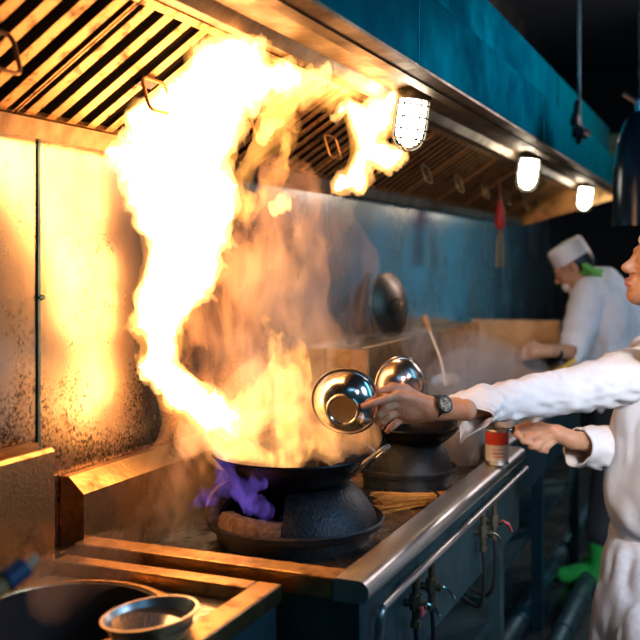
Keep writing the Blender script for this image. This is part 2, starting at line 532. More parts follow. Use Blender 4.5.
# panel joint in the steel cladding: thin raised cover strip
ys = y_at(38, WX)
bm = box(WX, WX + 0.004, ys - 0.004, ys + 0.004, 1.0, EYE + 0.28)
struct(obj('trim_1', bm, 'dark_steel', smooth=False))
s0 = V(42, 296, 2.2)
bm = bmesh.new()
lathe(bm, [(0, 0.006), (0.005, 0.006), (0.007, 0.0), (0.0, 0.0)], 12, Matrix.Translation((WX + 0.001, y_at(41, WX), EYE - 31 / FPX * 2.2)) @ Matrix.Rotation(math.pi / 2, 4, 'Y'))
bx(bm, WX, WX + 0.008, y_at(41, WX) - 0.012, y_at(41, WX) + 0.004, EYE - 31 / FPX * 2.2 - 0.003, EYE - 31 / FPX * 2.2 + 0.003)
struct(obj('trim_2', bm, 'dark_steel'))

# ================================================================ EXHAUST HOOD
HY0, HY1 = -0.6, 6.63
FB = (-1.345, EYE + 0.298); FT = (-1.025, EYE + 0.505)        # filter slope, bottom-back and top-front (x, z)
hood = thing('exhaust_hood', 'long stainless steel exhaust hood running above the wok range', 'exhaust hood', (-1.0, 3.0, EYE + 0.3))
# front fascia in panels with narrow joints
seams = [HY0, y_at(419, -0.7), 3.9, 5.2, HY1]
for a, b in zip(seams[:-1], seams[1:]):
    bm = bmesh.new()
    prism_y(bm, [(-0.712, EYE + 0.47), (-0.70, EYE + 0.478), (-0.70, EYE + 0.668), (-0.708, EYE + 0.672), (-0.775, EYE + 0.672), (-0.775, EYE + 0.664), (-0.74, EYE + 0.664), (-0.74, EYE + 0.47)], a + 0.003, b - 0.003)
    obj('front_panel', bm, 'hood_steel_cool_tint', hood, bevel=0.002)
bm = bmesh.new()
prism_y(bm, [(-0.785, EYE + 0.66), (-0.77, EYE + 0.66), (-0.77, EYE + 0.885), (-0.785, EYE + 0.885)], HY0, HY1)
obj('upper_panel', bm, 'hood_steel_cool_tint', hood)
# underside of the fascia and the light channel
bm = bmesh.new()
prism_y(bm, [(-0.70, EYE + 0.478), (-0.70, EYE + 0.47), (-0.775, EYE + 0.462), (-0.775, EYE + 0.475)], HY0, HY1)
obj('bottom_lip', bm, 'channel_steel', hood, smooth=False)
bm = bmesh.new()
prism_y(bm, [(-0.775, EYE + 0.462), (-0.775, EYE + 0.505), (-0.91, EYE + 0.50), (-0.93, EYE + 0.475), (-0.955, EYE + 0.475), (-1.02, EYE + 0.505), (-1.02, EYE + 0.53), (-0.95, EYE + 0.53), (-0.74, EYE + 0.53), (-0.74, EYE + 0.462)], HY0, HY1)
obj('light_channel', bm, 'channel_steel', hood, smooth=False)
# gutter along the wall that carries the filters
bm = bmesh.new()
prism_y(bm, [(WX + 0.001, EYE + 0.262), (-1.335, EYE + 0.262), (-1.325, EYE + 0.30), (-1.332, EYE + 0.30), (-1.342, EYE + 0.27), (WX + 0.001, EYE + 0.27)], HY0, HY1)
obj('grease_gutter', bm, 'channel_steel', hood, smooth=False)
# roof and backing over the filters
bm = bmesh.new()
prism_y(bm, [(WX + 0.001, EYE + 0.36), (-1.1, EYE + 0.55), (-0.79, EYE + 0.60), (-0.79, EYE + 0.87), (WX + 0.001, EYE + 0.87)], HY0, HY1)
obj('plenum', bm, 'black', hood, smooth=False)
bm = bmesh.new()
prism_y(bm, [(WX + 0.001, EYE + 0.255), (-0.70, EYE + 0.44), (-0.70, EYE + 0.85), (WX + 0.001, EYE + 0.85)], HY1, HY1 + 0.02)
obj('end_panel', bm, 'greasy_steel', hood, smooth=False)
# hanger clamp and rod on the fascia
cp = Vector((-0.69, y_at(577, -0.70), EYE + 0.66))

hg = thing('hanger_rod', 'thin dark hanger rod with a black clamp on the hood front', 'rod', cp)
bm = bmesh.new(); tube(bm, [cp + Vector((0, 0, 0.0)), cp + Vector((0, 0, 3.2 - cp.z))], 0.007, 8)
obj('rod', bm, 'dark_steel', hg)
bm = bmesh.new()
bx(bm, cp.x - 0.01, cp.x + 0.035, cp.y - 0.09, cp.y + 0.06, cp.z - 0.06, cp.z - 0.02)
bx(bm, cp.x - 0.012, cp.x + 0.02, cp.y - 0.17, cp.y - 0.09, cp.z - 0.02, cp.z + 0.03)
tube(bm, [cp + Vector((.0, -.14, .0)), cp + Vector((.02, -.17, .09))], 0.016, 8)
tube(bm, [cp + Vector((.0, .0, -.09)), cp + Vector((.0, .0, .03))], 0.014, 8)
obj('clamp', bm, 'rubber', hg, bevel=0.006)
for q, r_ in ((0.0, .017), (-.07, .013)):
    bm = bmesh.new(); tube(bm, [cp + Vector((.03, q, -.04)), cp + Vector((.05, q, -.04))], r_, 12)
    obj('bolt', bm, 'chrome', hg)

# ---- baffle filters, each a thing
FW = 0.5
fdir = Vector((FT[0] - FB[0], 0, FT[1] - FB[1])); flen = fdir.length; fdir.normalize()
fnrm = Vector((fdir.z, 0, -fdir.x))   # points down towards the stove
if fnrm.z > 0: fnrm = -fnrm


def fp(s, y, n):
    return Vector((FB[0], 0, FB[1])) + fdir * s + Vector((0, y, 0)) + fnrm * n


def quadbox(bm, s0, s1, y0, y1, n0, n1):
    vs = [bm.verts.new(fp(s, y, n)) for s in (s0, s1) for y in (y0, y1) for n in (n0, n1)]
    for f in ((0, 1, 3, 2), (4, 6, 7, 5), (0, 2, 6, 4), (1, 5, 7, 3), (0, 4, 5, 1), (2, 3, 7, 6)):
        bm.faces.new([vs[i] for i in f])


flabels = {
    -1: 'baffle filter at the top left corner of the hood, cut by the frame',
    0: 'greasy baffle filter with wire handle above the steel wall joint, left of flames',
    1: 'baffle filter mostly hidden behind the white flame column',
    2: 'baffle filter seen orange between the two flame lobes',
    3: 'baffle filter behind the right flame lobe, beside the nearest cage lamp',
    4: 'baffle filter just right of the nearest cage lamp',
    5: 'baffle filter second to the right of the nearest cage lamp',
    6: 'baffle filter above and left of the hanging red ornament',
    7: 'baffle filter directly above the hanging red ornament',
    8: 'dim baffle filter between the middle and far cage lamps',
    9: 'last dim baffle filter at the far end of the hood'}
fproto = None
M['handle_bronze'] = mat('handle_bronze', (0.30, 0.16, 0.06), 0.45, 0.7)
for k in range(-1, 10):
    yc = 1.825 + FW * k
    if fproto is None:
        f = thing('baffle_filter', flabels[k], 'filter', (-1.19, yc, EYE + 0.4), 'baffle filters under the hood')
        y0, y1 = yc - FW / 2 + 0.003, yc + FW / 2 - 0.003
        bm = bmesh.new()
        quadbox(bm, 0, 0.018, y0, y1, -0.014, 0.002); quadbox(bm, flen - 0.018, flen, y0, y1, -0.014, 0.002)
        quadbox(bm, 0, flen, y0, y0 + 0.004, -0.014, 0.0); quadbox(bm, 0, flen, y1 - 0.004, y1, -0.014, 0.0)
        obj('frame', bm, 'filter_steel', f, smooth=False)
        bm = bmesh.new()
        n = 7; w = (y1 - y0 - 0.010) / n
        for i in range(n):
            a = y0 + 0.005 + w * i
            quadbox(bm, 0.015, flen - 0.015, a + w * 0.28, a + w * 0.72, -0.0012, 0.0)      # outward bars
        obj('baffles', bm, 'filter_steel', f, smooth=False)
        bm = bmesh.new()
        quadbox(bm, 0.01, flen - 0.01, y0 + 0.004, y1 - 0.004, -0.018, -0.012)
        obj('backing', bm, 'gap_shade', f, smooth=False)
        bm = bmesh.new()
        hw, hh = 0.048, 0.07
        c0 = fp(flen * 0.5, yc, 0.006)
        pts = []
        for (cx_, cz_, a0) in ((hw - .016, -hh + .016, -90), (hw - .016, -.016, 0), (-hw + .016, -.016, 90), (-hw + .016, -hh + .016, 180)):
            for q in range(5):
                a = math.radians(a0 + q * 22.5)
                pts.append(c0 + Vector((0.015 - 0.3 * (cz_ + .016 * math.sin(a)), cx_ + .016 * math.cos(a), 0.004 + cz_ + .016 * math.sin(a))))
        loop_tube(bm, pts, 0.0042, 6)
        obj('handle', bm, 'handle_bronze', f)
        bm = bmesh.new()
        quadbox(bm, flen * .5 - .014, flen * .5 + .012, yc - 0.03, yc + 0.03, 0.0, 0.008)
        obj('bracket', bm, 'iron', f)
        fproto = f
    else:
        f = fproto.copy(); COL.objects.link(f); f.location = (-1.19, yc, EYE + 0.4); f['label'] = flabels[k]
        for ch in list(fproto.children):
            c = ch.copy(); COL.objects.link(c); c.parent = f
WORLD_OF['baffle_filter'] = Matrix.Translation((-1.19, 1.825 - FW, EYE + 0.4))

# ---- cage lamps
M['lamp_glass'] = emit_mat('lit_frosted_glass', (1.0, 0.86, 0.66), 22.0)
M['lamp_gold'] = mat('lamp_cage_metal', (0.07, 0.065, 0.045), 0.5, 0.6)
lamp_lab = ['nearest lit cage lamp under the hood beside the flame', 'middle lit cage lamp under the hood, blurred', 'farthest lit cage lamp under the hood, above far cook']
for i, (px, py) in enumerate(((415, 88), (531, 146), (587, 178))):
    X = -0.85
    Y = y_at(px, X); d = Y * CT - X * ST
    top = Vector((X, Y, EYE + 0.50))
    L = thing('cage_lamp', lamp_lab[i], 'lamp', top, 'cage lamps under the hood')
    tilt = Matrix.Translation(top) @ Matrix.Rotation(math.radians(8), 4, 'Y')
    obj('lamp_base', lathe(bmesh.new(), [(0, 0.0), (0.047, 0.0), (0.05, -0.006), (0.05, -0.022), (0.044, -0.03), (0.0, -0.03)], 24, tilt), 'lamp_gold', L)
    obj('glass', lathe(bmesh.new(), [(0.038, -0.03), (0.04, -0.05), (0.04, -0.11), (0.036, -0.135), (0.026, -0.152), (0.012, -0.161), (0, -0.163)], 24, tilt), 'lamp_glass', L)
    bm = bmesh.new()
    for q in range(6):
        a = q * math.pi / 3 + 0.3
        pr = [(0.047, -0.03), (0.048, -0.06), (0.048, -0.12), (0.043, -0.145), (0.03, -0.164), (0.012, -0.174), (0.0, -0.175)]
        tube(bm, smooth_pts([tilt @ Vector((r * math.cos(a), r * math.sin(a), z)) for r, z in pr], 3), 0.0029, 6)
    for z, r in ((-0.045, 0.048), (-0.08, 0.048), (-0.115, 0.048), (-0.142, 0.044)):
        loop_tube(bm, [tilt @ Vector((r * math.cos(a * math.pi / 12), r * math.sin(a * math.pi / 12), z)) for a in range(24)], 0.0029, 6)
    obj('wire_cage', bm, 'lamp_gold', L)

# ================================================================ WOK RANGE (main unit)
RZ = EYE - 0.595; SZ = EYE - 0.675
R1Y0, R1Y1 = 1.735, 3.22
rg = thing('wok_range', 'stainless wok range with rounded front rail, black wok burners on top', 'stove', (-1.0, 2.4, 0))
bm = bmesh.new()
bx(bm, -1.305, -0.70, R1Y0 + 0.05, R1Y1, SZ - 0.02, SZ)
obj('worktop', bm, 'counter_steel', rg, smooth=False)
# front rail: flat top, rounded nose, inner drop
bm = bmesh.new()
nose = [(-0.711, RZ - 0.004), (-0.705, RZ)]
for q in range(0, 9):
    a = math.radians(90 - q * 22.5)
    nose.append((-0.658 + 0.021 * math.cos(a), RZ - 0.022 + 0.022 * math.sin(a)))
nose += [(-0.700, RZ - 0.044), (-0.711, RZ - 0.044)]
prism_y(bm, nose, R1Y0, R1Y1)
obj('front_rail', bm, 'steel', rg)
# left end lip
bm = bmesh.new()
bx(bm, -1.31, -0.705, R1Y0, R1Y0 + 0.062, RZ - 0.044, RZ)
bx(bm, -1.31, -0.70, R1Y0 + 0.05, R1Y0 + 0.062, SZ - 0.004, RZ - 0.03)
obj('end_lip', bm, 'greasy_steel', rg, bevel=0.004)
# upstand with sloping top
bm = bmesh.new()
prism_y(bm, [(-1.305, SZ - 0.004), (-1.305, EYE - 0.497), (-1.345, EYE - 0.462), (WX + .002, EYE - 0.462), (WX + .002, SZ - 0.004)], R1Y0 + 0.03, R1Y1)
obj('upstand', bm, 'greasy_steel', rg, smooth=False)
bm = bmesh.new()
bx(bm, -0.672, -0.66, R1Y0 + 0.02, R1Y1, EYE - 0.86, RZ - 0.03)
obj('front_panel', bm, 'dark_steel', rg, smooth=False)
bm = bmesh.new(); bx(bm, -1.3, -0.66, R1Y0 + 0.01, R1Y0 + 0.02, 0.12, RZ - 0.035)
obj('side_panel', bm, 'dark_steel', rg, smooth=False)
for (lx, ly) in ((-0.69, R1Y0 + 0.045), (-0.69, y_at(499, -0.68)), (-1.28, R1Y0 + 0.045), (-1.28, 2.95)):
    obj('leg', box(lx - 0.022, lx + 0.022, ly - 0.022, ly + 0.022, 0.0, SZ - 0.02), 'dark_steel', rg, smooth=False, bevel=0.003)
obj('lower_shelf', box(-1.3, -0.71, R1Y0 + 0.02, R1Y1 - 0.02, EYE - 1.13, EYE - 1.1), 'dark_steel', rg, smooth=False)
# gas manifold pipe under the rail
bm = bmesh.new()
gx, gz = -0.636, EYE - 0.664
tube(bm, smooth_pts([(-0.655, y_at(372, -0.65), EYE - 0.83), (-0.64, y_at(374, -0.65), EYE - 0.72), (-0.637, y_at(380, -0.64), EYE - 0.672), (gx, y_at(395, gx), gz), (gx, 2.5, gz), (gx, R1Y1, gz)], 6), 0.009, 10)
obj('gas_pipe', bm, 'steel', rg)


def valve(px, lab_red, drop, red=None):
    y = y_at(px, -0.63)
    c = Vector((-0.635, y, EYE - 0.725))
    bm = bmesh.new()
    tube(bm, [c + Vector((0, 0, .062)), c + Vector((0, 0, -0.05))], 0.0085, 10)
    tube(bm, [c + Vector((0, 0, .02)), c + Vector((0, 0, -0.012))], 0.0145, 6)
    tube(bm, [c + Vector((-.025, 0, 0)), c + Vector((0.022, 0, 0))], 0.0085, 10)
    tube(bm, [c + Vector((0, 0, -.035)), c + Vector((0, 0, -0.05))], 0.012, 6)
    v = obj('valve', bm, 'brass', rg)
    bm = bmesh.new()
    tube(bm, [c + Vector((0.024, 0, .004)), c + Vector((0.036, .012, -.006)), c + Vector((.042, .034, -.03))], [0.006, 0.007, 0.005], 8, flat=0.6)
    o = bpy.data.meshes  # noqa
    h = obj('lever', bm, red or 'chrome', None); h.parent = v
    bm = bmesh.new()
    tube(bm, smooth_pts([c + Vector((0, 0, -0.05)), c + Vector((.003, .003, -0.12)), c + Vector((-.01, .012, -0.2)), c + Vector((-.05, .03, -drop)), c + Vector((-.16, .05, -drop + .05))], 5), 0.0055, 8)
    obj('gas_hose', bm, 'rubber', rg)
    return c

c1 = valve(418, False, 0.3)
c2 = valve(434, False, 0.34, 'chrome')
c3 = valve(485, False, 0.2)
c4 = valve(496, False, 0.22, 'pink')
obj('tag', box(c1.x + .012, c1.x + .02, c1.y - .018, c1.y + .018, c1.z - .022, c1.z + .0, mtx=None), 'pink', rg, bevel=0.002)

# second unit, beyond the first
r2 = thing('far_wok_range', 'far section of the steel range where the bending cook works', 'stove', (-1.0, 4.2, 0))
R2Y0, R2Y1 = 3.235, 5.12
FX2 = -0.72
obj('worktop', box(-1.31, FX2 - 0.05, R2Y0, R2Y1, SZ - 0.02, SZ), 'counter_steel', r2, smooth=False)
bm = bmesh.new(); prism_y(bm, [(x - 0.052 - 0.02, z) for x, z in nose], R2Y0, R2Y1)
obj('front_rail', bm, 'steel', r2)
obj('front_panel', box(FX2 - 0.03, FX2 - 0.018, R2Y0, R2Y1, EYE - 0.86, RZ - 0.03), 'dark_steel', r2, smooth=False)
for ly in (R2Y0 + 0.03, 4.1, R2Y1 - 0.03):
    obj('leg', box(FX2 - 0.065, FX2 - 0.02, ly - 0.022, ly + 0.022, 0, SZ - 0.02), 'dark_steel', r2, smooth=False)
obj('lower_shelf', box(-1.3, FX2 - 0.07, R2Y0, R2Y1, EYE - 1.13, EYE - 1.1), 'dark_steel', r2, smooth=False)
by0 = 3.275
obj('back_ledge', box(WX + .002, -1.26, by0, R2Y1, SZ, EYE - 0.30), 'greasy_steel', r2, smooth=False, bevel=0.006)
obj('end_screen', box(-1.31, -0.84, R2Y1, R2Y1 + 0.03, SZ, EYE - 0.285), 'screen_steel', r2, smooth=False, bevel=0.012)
# drain pipes on the floor under the range
for X, z, nm in ((-0.82, 0.06, 'silver drain pipe on the floor nearest the wall under the range'), (-0.64, 0.045, 'silver drain pipe on the floor nearest the aisle')):
    bm = bmesh.new(); tube(bm, [(X, 1.9, z), (X, 6.5, z)], 0.04, 16)
    for q in range(12): tube(bm, [(X, 2.1 + q * .37, z), (X, 2.14 + q * .37, z)], 0.0445, 16)
    tag(obj('drain_pipe', bm, 'dark_steel'), nm, 'pipe', 'drain pipes on the floor')

# ================================================================ LEFT STATION with round well
NZ = EYE - 0.608; NS = EYE - 0.636
st = thing('soup_station', 'stainless counter with sunken top holding the large round pot, front left', 'counter', (-1.1, 1.1, 0))
NY0, NY1, NX = 0.35, 1.70, -0.80
PC = Vector((-1.108, 1.455, NS))
bm = bmesh.new()
rings = [[], [], [], []]
for q in range(96):
    a = 2 * math.pi * q / 96; c, s = math.cos(a), math.sin(a)
    tx = ((NX - .05 - PC.x) if c > 0 else (PC.x + 1.30)) / max(abs(c), 1e-6); ty = ((NY1 - .05 - PC.y) if s > 0 else (PC.y - NY0)) / max(abs(s), 1e-6)
    t = min(tx, ty)
    for i, (r_, z_) in enumerate(((0.17, NS), (t, NS), (t, NS - .02), (0.17, NS - .02))):
        rings[i].append(bm.verts.new((PC.x + r_ * c, PC.y + r_ * s, z_)))
for i in range(4):
    for q in range(96):
        bm.faces.new((rings[i][q], rings[i][(q + 1) % 96], rings[(i + 1) % 4][(q + 1) % 96], rings[(i + 1) % 4][q]))
obj('worktop', bm, 'counter_steel', st, smooth=False)
bm = bmesh.new()
bx(bm, NX - 0.052, NX, NY0, NY1, NZ - 0.035, NZ)
bx(bm, -1.30, NX - 0.052, NY1 - 0.045, NY1, NZ - 0.035, NZ)
obj('rim_frame', bm, 'greasy_steel', st, bevel=0.004)
obj('front_panel', box(NX - 0.02, NX - 0.008, NY0, NY1 - .01, 0.1, NZ - 0.034), 'dark_steel', st, smooth=False)
obj('side_panel', box(-1.30, NX - 0.02, NY1 - 0.02, NY1 - 0.01, 0.1, NZ - 0.034), 'dark_steel', st, smooth=False)
bm = bmesh.new()
prism_y(bm, [(-1.30, NS - .02), (-1.30, EYE - 0.385), (-1.307, EYE - 0.378), (-1.318, EYE - 0.378), (-1.318, EYE - 0.40), (-1.342, EYE - 0.40), (-1.342, EYE - 0.37), (WX + .002, EYE - 0.37), (WX + .002, NS - .02)], NY0, 1.66)
obj('upstand', bm, 'greasy_steel', st, smooth=False)

# large round pot sunk in the counter
PC = Vector((-1.108, 1.455, NS))
pot = thing('soup_pot', 'large round dark soup pot sunk in the counter, front left', 'pot', PC)
mt = Matrix.Translation(PC)
obj('flange', lathe(bmesh.new(), shell_prof([(0.175, 0.004), (0.205, 0.004), (0.208, 0.001)], 0.003) if False else [(0.165, 0.001), (0.196, 0.001), (0.196, 0.006), (0.188, 0.008), (0.165, 0.008)], 72, mt, closed=True), 'greasy_steel', pot)
obj('pot_rim', lathe(bmesh.new(), [(0.165, 0.0), (0.180, 0.0), (0.181, 0.010), (0.177, 0.014), (0.168, 0.014), (0.165, 0.010)], 72, mt, closed=True), 'greasy_steel', pot)
M['pot_dark'] = mat('pot_inside', (0.03, 0.02, 0.015), 0.6, 0.0, (0.012, 0.01, 0.01), 5)
obj('pot_body', lathe(bmesh.new(), shell_prof([(0, -0.13), (0.12, -0.125), (0.15, -0.10), (0.164, 0.0), (0.164, 0.010)], 0.003), 72, mt), 'pot_dark', pot)
obj('broth', lathe(bmesh.new(), [(0, -0.095), (0.150, -0.095), (0.148, -0.1), (0, -0.1)], 48, mt), 'pot_dark', pot)
# hinge latch at the back right of the rim
lp = V(133, 577, 1.98); lp.z = NS + 0.012
bm = bmesh.new()
lm = Matrix.Translation(lp) @ Matrix.Rotation(math.radians(-8), 4, 'Z')
bx(bm, -0.05, 0.035, -0.012, 0.012, 0, 0.006, mtx=lm); bx(bm, 0.01, 0.05, -0.008, 0.016, 0.004, 0.009, mtx=lm); bx(bm, -0.045, -0.02, -0.014, 0.014, 0.004, 0.012, mtx=lm)
obj('latch', bm, 'steel', pot, bevel=0.002)

# small steel bowl of water
BC = Vector((-0.895, 1.40, NS + 0.004))
bw = thing('metal_bowl', 'small steel bowl of clear liquid on the counter, bottom left', 'bowl', BC)
tl = Matrix.Translation(BC) @ Matrix.Rotation(math.radians(7), 4, Vector((0.4, -0.9, 0)))
obj('bowl_body', lathe(bmesh.new(), shell_prof([(0, 0), (0.03, 0), (0.05, 0.006), (0.066, 0.022), (0.074, 0.045), (0.079, 0.052), (0.082, 0.052)], -0.0015)[:7] + [(0.082, 0.0545), (0.077, 0.0545), (0.072, 0.046), (0.064, 0.024), (0.049, 0.009), (0.03, 0.003), (0, 0.003)], 64, tl), 'steel', bw)
obj('liquid', lathe(bmesh.new(), [(0, 0.040), (0.069, 0.040), (0.068, 0.038), (0, 0.038)], 48, Matrix.Translation(BC)), 'water', bw)

# blurred utensil leaning in at far left
u0 = V(-14, 598, 1.25); u1 = V(28, 564, 1.3); u2 = V(37, 556, 1.31)
ut = thing('ladle', 'blurred wooden utensil handle with dark blue band, left edge', 'utensil', u0)
bm = bmesh.new(); tube(bm, [u0 + (u0 - u1) * 0.6, u0 + (u1 - u0) * .45], [0.014, 0.012], 14); obj('handle', bm, 'wood', ut)
bm = bmesh.new(); tube(bm, [u0 + (u1 - u0) * .45, u0 + (u1 - u0) * .9], [0.016, 0.015], 14); obj('grip', bm, 'blue', ut)
bm = bmesh.new(); tube(bm, [u0 + (u1 - u0) * .9, u1, u2], [0.011, 0.0105, 0.007], 14); obj('tip', bm, M['skin'], ut)
u0s = u0
# steel wool scrub behind the pot
SW = V(38, 566, 1.9)
bm = bmesh.new(); rnd = random.Random(3)
for q in range(26):
    c = Vector((-1.24, 1.30, NS + 0.022)) + Vector((rnd.uniform(-.02, .02), rnd.uniform(-.05, .09), rnd.uniform(-.008, .014)))
    rr = rnd.uniform(.008, .018); ax = Vector((rnd.uniform(-1, 1), rnd.uniform(-1, 1), rnd.uniform(-1, 1))).normalized()
    qn = ax.to_track_quat('Z', 'Y')
    loop_tube(bm, [c + qn @ Vector((rr * math.cos(a * .7854), rr * math.sin(a * .7854), 0)) for a in range(8)], 0.0009, 4)
tag(obj('steel_wool', bm, 'chrome'), 'tangle of steel wool behind the large pot by the upstand', 'scourer')

# ================================================================ BURNERS AND WOKS
def burner(cx, cy, s, label, opening):
    base = Vector((cx, cy, SZ))
    b = thing('wok_burner', label, 'burner', base, 'wok burners on the range')
    T = Matrix.Translation(base)
    obj('base_ring', lathe(bmesh.new(), [(0.175 * s, 0), (0.192 * s, 0), (0.196 * s, 0.012), (0.2 * s, 0.03), (0.217 * s, 0.036), (0.222 * s, 0.05), (0.218 * s, 0.055), (0.205 * s, 0.044), (0.19 * s, 0.044), (0.175 * s, 0.03)], 72, T, closed=True), 'iron', b)
    dome = [(0.205, 0.042), (0.2, 0.058), (0.192, 0.075), (0.176, 0.100), (0.158, 0.120), (0.142, 0.132), (0.132, 0.136)]
    dome = [(r * s, z) for r, z in dome]
    inner = [(r - 0.014, z) for r, z in dome[::-1]]
    bm = bmesh.new()
    if opening:
        a0, a1 = math.radians(-74.5), math.radians(360 - 139)
        lathe(bm, dome + inner, 64, T, a0, a1, closed=True)
        obj('dome', bm, 'iron', b)
        bm = bmesh.new()
        low = [(0.2, 0.042), (0.197, 0.062), (0.188, 0.078), (0.16, 0.078), (0.15, 0.042)]
        lathe(bm, low, 20, T, math.radians(-137), math.radians(-75), closed=True)
        obj('fire_brick', bm, M['wood'] if False else 'brick', b)
        bm = bmesh.new()
        arc = [T @ Vector((0.2 * math.cos(math.radians(-139)) * c, 0.2 * math.sin(math.radians(-139)) * c, z)) for c, z in ((1.02, 0.045), (1.05, 0.08), (1.0, 0.112), (0.86, 0.136), (0.72, 0.140))]
        tube(bm, smooth_pts(arc, 5), 0.009, 8, flat=2.0)
        obj('strap', bm, 'brick', b)
    else:
        lathe(bm, dome + inner, 64, T, closed=True)
        obj('dome', bm, 'iron', b)
    bm = bmesh.new()
    tube(bm, [base + Vector((0, 0, 0.0)), base + Vector((0, 0, 0.03))], 0.05 * s, 24)
    for q in range(12):
        a = q * math.pi / 6
        tube(bm, [base + Vector((.03 * s * math.cos(a), .03 * s * math.sin(a), .03)), base + Vector((.04 * s * math.cos(a), .04 * s * math.sin(a), .045))], 0.005, 6)
    obj('gas_jet', bm, 'brass', b)
    return b

M['brick'] = mat('scorched_fire_brick', (0.34, 0.22, 0.13), 0.9, 0, (0.12, 0.07, 0.045), 60, bump=0.6, bscale=120)
BX, BY = -1.014, 2.231
burner(BX, BY, 1.0, 'black cast iron wok burner under the flaming wok, open at left', True)
B2 = (-0.95, 2.93)
burner(B2[0], B2[1], 0.70, 'smaller black domed wok burner behind, under the second wok', False)


def wok(cx, cy, rimz, R, depth, label, hdirs):
    base = Vector((cx, cy, rimz - depth))
    w = thing('wok', label, 'wok', base, 'black iron woks on the burners')
    T = Matrix.Translation(base)
    Rs = (R * R + depth * depth) / (2 * depth)
    am = math.asin(min(1, R / Rs))
    prof = [(Rs * math.sin(am * i / 16), Rs - Rs * math.cos(am * i / 16)) for i in range(17)]
    prof += [(R + 0.004, depth + 0.002)]
    sp = prof + [(R + 0.003, depth + 0.006)] + [(max(0, r - 0.003), z + 0.004) for r, z in prof[-2::-1]]
    obj('pan', lathe(bmesh.new(), sp, 96, T), 'wok_iron', w)
    for hd in hdirs:
        a = math.radians(hd)
        e = Vector((math.cos(a), math.sin(a), 0)); t = Vector((-math.sin(a), math.cos(a), 0))
        c = base + e * (R - 0.006) + Vector((0, 0, depth))
        pts = [c - t * .04 - e * .004 + UP * -0.022, c - t * .036 + e * .02 + UP * .004, c - t * .024 + e * .05 + UP * .03, c + e * .062 + UP * .04, c + t * .024 + e * .05 + UP * .03, c + t * .036 + e * .02 + UP * .004, c + t * .04 - e * .004 + UP * -0.022]
        bm = bmesh.new(); tube(bm, smooth_pts(pts, 5), 0.0048, 8)
        h = obj('handle', bm, 'steel', w)
    return w

wok(BX - 0.003, BY - 0.003, EYE - 0.468, 0.2, 0.105, 'large black iron wok over flames on the near burner', (-5, 175))
wok(B2[0] + 0.02, B2[1], EYE - 0.500, 0.145, 0.075, 'smaller black wok on the second burner below the raised hand', (150,))

# ================================================================ THINGS ON THE COUNTER
# bamboo brush
a0 = V(452, 491, 2.80); a0.z = SZ + 0.016
a1 = V(372, 500, 2.70); a1.z = SZ + 0.022
ax = (a1 - a0).normalized(); sd = ax.cross(UP).normalized()
br = thing('bamboo_brush', 'orange split bamboo wok brush lying in front of the second burner', 'brush', a0)
bm = bmesh.new(); rnd = random.Random(5)
for q in range(60):
    o_ = sd * rnd.uniform(-1, 1) * .016 + UP * rnd.uniform(-1, 1) * .012
    tube(bm, [a0 + ax * .055 + o_, a0 + ax * .13 + o_ * 1.3, a1 + o_ * 2.1 - ax * rnd.uniform(0, .04)], [0.0017, 0.0017, 0.0012], 5)
obj('bristles', bm, 'bamboo', br)
bm = bmesh.new(); tube(bm, [a0, a0 + ax * .01, a0 + ax * .055, a0 + ax * .085], [0.017, 0.0195, 0.0195, 0.017], 14, flat=0.9)
obj('handle', bm, 'bamboo', br)
bm = bmesh.new()
tube(bm, [a0 + ax * .05, a0 + ax * .06], 0.0205, 14)
obj('binding', bm, 'iron', br)

# tin can
cc = V(497, 462, 2.9); cc.z = RZ
cc = Vector((-0.664, y_at(497, -0.664), RZ + 0.001))
cn = thing('tin_can', 'small tin can with red and white label on the steel rail', 'can', cc)
T = Matrix.Translation(cc)
obj('can_body', lathe(bmesh.new(), [(0, 0), (0.034, 0), (0.0352, 0.003), (0.034, 0.006), (0.034, 0.098), (0.0352, 0.101), (0.034, 0.104), (0.0325, 0.104), (0.032, 0.012), (0, 0.012)], 40, T), 'steel', cn)
obj('label_red_band', lathe(bmesh.new(), [(0.0343, 0.060), (0.0346, 0.060), (0.0346, 0.097), (0.0343, 0.097)], 40, T, closed=True), 'can_red', cn)
lw = obj('label_white_band', lathe(bmesh.new(), [(0.0343, 0.012), (0.0346, 0.012), (0.0346, 0.0595), (0.0343, 0.0595)], 40, T, closed=True), 'white_enamel', cn)
bm = bmesh.new()
for za, zb in ((.024, .027), (.034, .0375), (.046, .048)):
    lathe(bm, [(0.0347, za), (0.0348, za), (0.0348, zb), (0.0347, zb)], 8, T, math.radians(-100), math.radians(-40), closed=True)
o = obj('print_lines', bm, 'pink', cn)


def tub(px, X, r, h, label, z=None, color='white_plastic'):
    Y = y_at(px, X); b = Vector((X, Y, (SZ if z is None else z) + 0.001))
    o = obj('plastic_tub', lathe(bmesh.new(), [(0, 0), (r * .82, 0), (r * .86, 0.004), (r * .97, h - .01), (r * 1.03, h - .008), (r * 1.03, h), (r * .95, h), (r * .82, 0.006), (0, 0.006)], 40, Matrix.Translation(b)), color)
    return tag(o, label, 'tub', 'white tubs behind the second wok')

tub(464, -0.86, 0.075, 0.12, 'white plastic tub just right of the second wok')
tub(489, -0.80, 0.05, 0.10, 'cream tub standing left behind the red and white can')
tub(507, -0.78, 0.045, 0.13, 'white tub standing right behind the red and white can')

